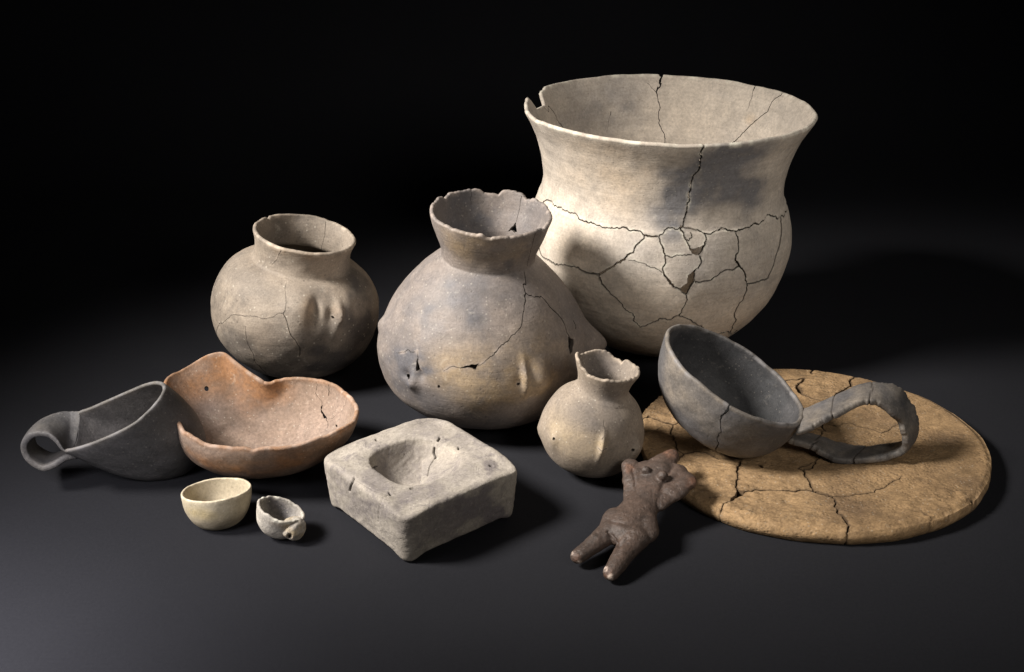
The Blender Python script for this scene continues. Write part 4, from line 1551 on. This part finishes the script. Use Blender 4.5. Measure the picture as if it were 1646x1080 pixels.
    for _ in range(2):
        e = 2e-5
        f0 = fd(z_)
        gx = (fd(z_ + [e, 0]) - fd(z_ - [e, 0])) / (2 * e)
        gy = (fd(z_ + [0, e]) - fd(z_ - [0, e])) / (2 * e)
        st_ = np.clip(f0 / np.maximum(gx * gx + gy * gy, .2), -fine, fine)
        z_ = z_ - np.stack([gx * st_, gy * st_], -1)
    fin[near] = z_
    fin = fin[fd(fin) > -fine * .03]
    tq = np.linspace(0, 2 * math.pi, 1400, endpoint=False)
    circ = np.stack([rx * edge_r(tq) * np.cos(tq), ry * edge_r(tq) * np.sin(tq)], -1)
    A = np.concatenate([pts, fin, circ])
    A = A[fd(A) > -fine * .05]
    res = delaunay_2d_cdt([Vector(p) for p in A], [], [], 0, 1e-7)
    st = np.array([tuple(v) for v in res[0]])
    tri = np.array([t for t in res[2] if len(t) == 3])
    a2 = np.cross(st[tri[:, 1]] - st[tri[:, 0]], st[tri[:, 2]] - st[tri[:, 0]])
    tri = np.where((a2 < 0)[:, None], tri[:, ::-1], tri)
    cen = st[tri].mean(1)
    q = np.arctan2(cen[:, 1] / ry, cen[:, 0] / rx)
    inside = np.hypot(cen[:, 0] / rx, cen[:, 1] / ry) / edge_r(q) < .9995
    tri = tri[(abs(a2) > 1e-11) & (fd(cen) > -fine * .04) & inside]
    comp = components(tri, len(st))
    Fv = fd(st)
    z = top(st) - .0009 * np.exp(-np.clip(Fv, 0, None) / .0009)
    P = np.concatenate([st, z[:, None]], 1)
    e = .0005
    nx_ = -(top(st + [e, 0]) - top(st - [e, 0])) / (2 * e)
    ny_ = -(top(st + [0, e]) - top(st - [0, e])) / (2 * e)
    n = np.stack([nx_, ny_, np.ones(len(st))], -1)
    ang = np.arctan2(st[:, 1] / ry, st[:, 0] / rx)
    rv = np.hypot(st[:, 0] / rx, st[:, 1] / ry) / edge_r(ang)
    isl = rv > .998
    Q3 = np.concatenate([st, np.zeros((len(st), 1))], 1)
    m = np.zeros((len(st), 3))
    m[:, 0] = np.clip(.55 * fbm(Q3, 20, 4, 77) - .1, 0, .7)
    m[:, 1] = np.clip(.5 * fbm(Q3, 14, 3, 78) + .1, 0, .8) + .35 * smooth(rv, .93, 1)
    m[:, 2] = np.exp(-np.clip(Fv, 0, None) / .0008) * .6
    m = np.clip(m, 0, 1)
    nzw = np.clip(fbm(Q3, 120, 3, 21) * .9 + .2, 0, 1)
    m = np.concatenate([m, np.maximum(np.exp(-np.clip(Fv - .0008, 0, None) / .0012) * nzw * .6 * (Fv < .006), smooth(rv, .975, .995) * nzw * .7)[:, None]], 1)
    t = thing('clay_plate', 'large flat round ochre clay plate, cracked and rebuilt, lying under the grey ladle', 'plate', base)
    ed = np.sort(np.concatenate([tri[:, [0, 1]], tri[:, [1, 2]], tri[:, [2, 0]]]), axis=1)
    key = ed[:, 0].astype(np.int64) * len(st) + ed[:, 1]
    uk, cnt = np.unique(key, return_counts=True)
    bset = set(uk[cnt == 1].tolist())
    P0 = P
    jobs = sorted([(int((comp == c).sum()), c) for c in np.unique(comp)], reverse=True)
    for cn, c in jobs:
        if cn < 16:
            continue
        tr = tri[comp == c]
        used, inv = np.unique(tr, return_inverse=True)
        tr = inv.reshape(tr.shape)
        k = len(used)
        P = P0 + [0, 0, rng.normal(0, .0004)]
        bot = P[used].copy(); bot[:, 2] = .001
        bot[:, :2] *= .985
        V = [P[used], bot]
        NN = [n[used], np.tile([0, 0, -1.0], (k, 1))]
        MM = [m[used], m[used]]
        FF = [tr, tr[:, ::-1] + k]
        be = []
        for f in tr:
            for x, y in ((f[0], f[1]), (f[1], f[2]), (f[2], f[0])):
                a, b = int(used[x]), int(used[y])
                if min(a, b) * len(st) + max(a, b) in bset:
                    be.append((x, y))
        be = np.array(be)
        bu, bi = np.unique(be, return_inverse=True)
        bi = bi.reshape(be.shape)
        gidx = used[bu]
        o_ = np.zeros((len(bu), 3))
        d = P[used[be[:, 1]]] - P[used[be[:, 0]]]
        on = np.cross(d, [0, 0, 1.0])
        np.add.at(o_, bi[:, 0], on); np.add.at(o_, bi[:, 1], on)
        o_[:, 2] = 0
        o_ /= np.maximum(np.linalg.norm(o_, axis=1, keepdims=True), 1e-9)
        il = isl[gidx]
        K = 7
        for s_ in range(K + 1):
            w = s_ / K
            pz = P[gidx] * (1 - w) + bot[bu] * w
            bul = math.sin(math.pi * w) * .0025
            pz = pz + o_ * (bul * il)[:, None]
            if 0 < s_ < K:
                pz = pz + o_ * (.0006 * fbm(pz, 90, 2, 5) * il)[:, None]
            V.append(pz)
            nzz = np.cos(math.pi * w)
            NN.append(o_ * (1.0 if 0 < s_ < K else .8) + np.array([0, 0, 1.0]) * (nzz * .7 * il)[:, None])
            mm = m[gidx].copy()
            mm[:, 2] = np.where(il, mm[:, 2], .7)
            mm[:, 1] = np.where(il, .55, mm[:, 1])
            MM.append(np.clip(mm, 0, 1))
        nb = len(bu)
        for s_ in range(K):
            a0, b0 = 2 * k + s_ * nb + bi[:, 0], 2 * k + s_ * nb + bi[:, 1]
            FF.append(np.stack([b0, a0, a0 + nb], 1)); FF.append(np.stack([b0, a0 + nb, b0 + nb], 1))
        mesh_obj('sherd', np.concatenate(V), np.concatenate(FF), M_PLATE, t, np.concatenate(MM), np.concatenate(NN))
    return t


def build_grey_ladle():
    hp = 0.0215
    z = lambda p: Z(1020, 510, 2.743, [p])[0]
    base = ground(1205, 722, hp)
    Y = base[1]
    C = at(1183, 606, Y)
    tT, tJ = at(*z((140, 62)), Y + .028), at(*z((745, 450)), Y - .028)
    e1 = (tJ - tT); a = np.linalg.norm(e1) / 2; e1 /= np.linalg.norm(e1)
    C = (tT + tJ) / 2
    e2 = np.array([.32, .95, 0.0]); e2 -= e1 * (e1 @ e2); e2 /= np.linalg.norm(e2)
    b = .070
    nr = np.cross(e1, e2)
    S, W, T = bowl_surface(C, e1, e2, a, b, .083, base, .85, .0012, 111,
                           lambda th: np.outer(.0012 * fbm(np.stack([np.cos(th), np.sin(th), 0 * th], -1), 3, 3, 4), nr), seam=60, skew=(.012, 0))
    sf = Surface(S, W, T, base, .0052)
    P = S(np.random.default_rng(1).uniform(0, W, 4000), np.random.default_rng(2).uniform(0, T, 4000))
    drop = P[:, 2].min()
    base = base.copy()
    fd = Field(W)
    ln = lambda p: sf.line([z(q) for q in p])
    L_ = ln([(392, 432), (378, 480), (370, 560), (375, 600)])
    q = L_[0].copy(); q[1] = T + .01
    fd.crack([q] + L_, [.0032, .0024, .001, .0012, .003], seed=121, rough=.08)
    fd.crack(ln([(375, 600), (395, 606)]), [.003, .001], seed=122)
    fd.crack(ln([(750, 530), (700, 575), (640, 605)]), [.0006, .001, .001], seed=123)
    t = thing('clay_ladle', 'large smoke grey ladle with an open looped strap handle, lying on the ochre plate', 'ladle', base)
    bl = [(1100, 620, .05, .05, 1, .35), (1080, 590, .03, .05, 1, .4), (1140, 680, .06, .03, 1, .25), (1240, 705, .06, .05, 0, .5), (1280, 700, .04, .04, 1, .3), (1205, 690, .02, .02, 1, .35)]
    ib = [(1150, 640, .12, .09, 0, .75), (1200, 620, .1, .06, 0, .55), (1100, 570, .05, .05, 0, .6)]
    bmf = blob_mask(sf, bl, ib, base_in=(.5, 0, 0))

    def mk(P, st, n, side):
        m = bmf(P, st, n, side)
        m[:, 1] = np.clip(m[:, 1] + smooth(st[:, 1], T - .003, T) * .5, 0, 1)
        return m
    for o in build_shell(sf, fd, M_LADLE, t, 'bowl', .0034, .0007, mask=mk):
        pass
    near = [(712, 518), (760, 500), (840, 462), (920, 418), (1000, 382), (1070, 383), (1125, 420), (1165, 480), (1190, 540), (1178, 592), (1110, 622), (1000, 634), (900, 636), (840, 615), (770, 572), (650, 540)]
    far = [(748, 406), (790, 392), (850, 370), (930, 334), (1010, 300), (1090, 290), (1170, 315), (1225, 390), (1245, 470), (1226, 535), (1180, 556), (1070, 570), (960, 568), (885, 552), (810, 528), (700, 500)]
    yn = [1.158, 1.160, 1.164, 1.172, 1.176] + [1.178] * 8 + [1.18, 1.19, 1.20]
    yf = [1.208, 1.210, 1.214, 1.218, 1.220] + [1.222] * 8 + [1.224, 1.228, 1.232]
    pn = np.array([at(*z(q), y_) for q, y_ in zip(near, yn)])
    pf = np.array([at(*z(q), y_) for q, y_ in zip(far, yf)])
    mk2 = lambda P: np.clip(np.stack([.15 + .3 * fbm(P, 40, 3, 2), .3 + .35 * fbm(P, 50, 3, 5), np.zeros(len(P))], -1), 0, 1)
    strap('handle', (pn + pf) / 2, pf - pn, np.linalg.norm(pf - pn, axis=1), [.006, .0085] + [.0092] * (len(near) - 2), M_LADLE, t, base, 9, mk2, chip=.24, nseg=420, sharp=4.5, wob=.0007, cracks=(.13, .27, .735, .90), ruled=True)
    return t


# ================================================================== FIGURINE
M_FIG = clay('dark_brown_clay', (0.084, 0.056, 0.043), (0.064, 0.045, 0.036), (0.032, 0.026, 0.024), (0.160, 0.076, 0.044), speck=0.3, contrast=0.7, rough=0.48, spec=0.45, bump=.5, grime=.5, pale=.16, big=30, speck_col=(.3, .235, .195), wear_col=(.62, .5, .42))


def build_figurine():
    zt = lambda p: Z(840, 550, 2.7, [p])[0]
    F0 = ground(*zt((310, 960)), .011)
    N0 = ground(*zt((640, 480)), .048)
    # plane of the body: feet on the paper, shoulders propped on the plate's edge
    ax = N0 - F0
    ax /= np.linalg.norm(ax)
    side = np.cross(ax, [0, 0, 1.0]); side /= np.linalg.norm(side)
    nr = np.cross(side, ax)
    base = np.array([(F0[0] + N0[0]) / 2, (F0[1] + N0[1]) / 2, 0])

    def on(p, lift=0.0):
        r = ray(*zt(p))
        o = np.array([0, 0, CAMH])
        k = ((F0 - o) @ nr + lift) / (r @ nr)
        return o + r * k - base
    bm = bmesh.new()

    def blob(p, rad, flat=1.0, lift=0.0):
        c = on(p, lift)
        r = bmesh.ops.create_icosphere(bm, subdivisions=3, radius=1)
        for v in r['verts']:
            q = np.array(v.co[:])
            w = side * q[0] * rad + ax * q[1] * rad + nr * q[2] * rad * flat
            v.co = c + w

    def cap(p0, r0, p1, r1, flat=1.0, l0=0.0, l1=0.0, n=10):
        for i in range(n + 1):
            k = i / n
            p = (p0[0] + (p1[0] - p0[0]) * k, p0[1] + (p1[1] - p0[1]) * k)
            blob(p, r0 + (r1 - r0) * k, flat, l0 + (l1 - l0) * k)
    u = 0.000235                                                # metres per crop pixel here
    # torso: chest - waist - hips
    cap((585, 570), 80 * u, (528, 690), 78 * u, .55)
    cap((528, 690), 78 * u, (462, 785), 98 * u, .55)
    cap((462, 785), 100 * u, (450, 812), 98 * u, .55)
    cap((505, 770), 78 * u, (525, 820), 66 * u, .55)
    cap((410, 765), 64 * u, (392, 800), 58 * u, .6)
    # flat chest slab out to the arm stubs
    for q in ((500, 575), (530, 620), (540, 560), (640, 600), (610, 640), (660, 570), (600, 540), (570, 650), (500, 625), (640, 650), (665, 635), (490, 600)):
        blob(q, 62 * u, .5)
    cap((466, 535), 40 * u, (474, 625), 36 * u, .62, .002, .0005)
    cap((474, 625), 40 * u, (480, 680), 44 * u, .55, 0, 0)
    cap((715, 606), 46 * u, (625, 655), 42 * u, .62, .002, .0005)
    cap((650, 650), 44 * u, (590, 700), 44 * u, .55, 0, 0)
    cap((575, 570), 60 * u, (478, 550), 42 * u, .5)
    cap((640, 560), 54 * u, (712, 600), 44 * u, .55)
    # neck stub
    cap((600, 540), 64 * u, (638, 500), 42 * u, .6)
    cap((638, 500), 42 * u, (646, 488), 33 * u, .7)
    # breasts
    blob((536, 556), 21 * u, 1.0, .0108)
    blob((608, 580), 24 * u, 1.0, .0108)
    # legs
    cap((380, 820), 54 * u, (320, 868), 42 * u, .8)
    cap((320, 868), 42 * u, (240, 930), 33 * u, .9)
    cap((490, 850), 62 * u, (440, 920), 46 * u, .8)
    cap((440, 920), 46 * u, (386, 1000), 35 * u, .9)
    me = bpy.data.meshes.new('body')
    bm.to_mesh(me); bm.free()
    tmp = bpy.data.objects.new('clay_figurine', me)
    COL.objects.link(tmp)
    md = tmp.modifiers.new('r', 'REMESH'); md.mode = 'VOXEL'; md.voxel_size = .0011; md.use_smooth_shade = True
    sm = tmp.modifiers.new('s', 'SMOOTH'); sm.factor = .5; sm.iterations = 4
    dg = bpy.context.evaluated_depsgraph_get()
    ev = bpy.data.meshes.new_from_object(tmp.evaluated_get(dg))
    V = np.empty(len(ev.vertices) * 3); ev.vertices.foreach_get('co', V); V = V.reshape(-1, 3)
    Nn = np.empty(len(ev.vertices) * 3); ev.vertices.foreach_get('normal', Nn); Nn = Nn.reshape(-1, 3)
    F = [tuple(p.vertices) for p in ev.polygons]
    bpy.data.objects.remove(tmp)
    px = project(V + base)
    vis = (Nn * (V + base - np.array([0, 0, CAMH]))).sum(1) < 0
    disp = .0006 * fbm(V, 60, 3, 3) + .00015 * vnoise(V, 400, 9)

    def groove(pts, w, dp):
        A = np.array([zt(p) for p in pts])
        d = np.full(len(V), 1e9)
        for a, b in zip(A[:-1], A[1:]):
            ab = b - a
            t = np.clip(((px - a) @ ab) / (ab @ ab), 0, 1)
            d = np.minimum(d, np.linalg.norm(px - a - t[:, None] * ab, axis=1))
        k = np.exp(-(d / w) ** 2) * vis
        return dp * k
    disp -= groove([(478, 555), (488, 600), (490, 640)], 2.2, .0014)
    disp -= groove([(655, 540), (610, 620), (600, 640)], 3.0, .0010)
    disp += groove([(700, 600), (640, 630), (605, 650)], 4.0, .0008)
    disp -= groove([(372, 822), (400, 855), (415, 885), (455, 850)], 2.6, .0022)
    disp -= groove([(385, 778), (450, 790), (520, 770)], 3.0, .0008)
    V = V + Nn * disp[:, None]
    m = np.zeros((len(V), 3))
    fz = fbm(V, 90, 3, 8)
    tips = [((232, 935), 11), ((370, 1003), 12), ((640, 470), 22), ((735, 610), 18), ((456, 540), 14)]
    for p, r_ in tips:
        d = np.linalg.norm(px - np.array(zt(p)), axis=1) / (r_ / 1.35) + .35 * fz
        m[:, 1] = np.maximum(m[:, 1], .6 * (1 - smooth(d, .4, 1.1)))
    m[:, 0] = np.clip(.5 * fbm(V, 25, 3, 11), 0, .7)
    wv = np.zeros(len(V))
    for p, r_ in (((212, 915), 5), ((245, 955), 5), ((352, 985), 6), ((385, 1018), 7)):
        d = np.linalg.norm(px - np.array(zt(p)), axis=1) / (r_ / 1.0) + .5 * fz
        wv = np.maximum(wv, 1 - smooth(d, .3, 1.0))
    m = np.concatenate([m, wv[:, None]], 1)
    V[:, 2] = np.maximum(V[:, 2], .0008)
    o = mesh_obj('clay_figurine', V, F, M_FIG, None, m, None, base)
    o['label'] = 'dark brown headless clay figurine with stub arms and two legs, lying against the plate edge'
    o['category'] = 'figurine'
    return o


for _b in (build_large_pot, build_left_jar, build_centre_jar, build_small_jar, build_black_ladle, build_dipper, build_small_bowl,
           build_scoop, build_square_dish, build_plate, build_grey_ladle, build_figurine):
    _b()
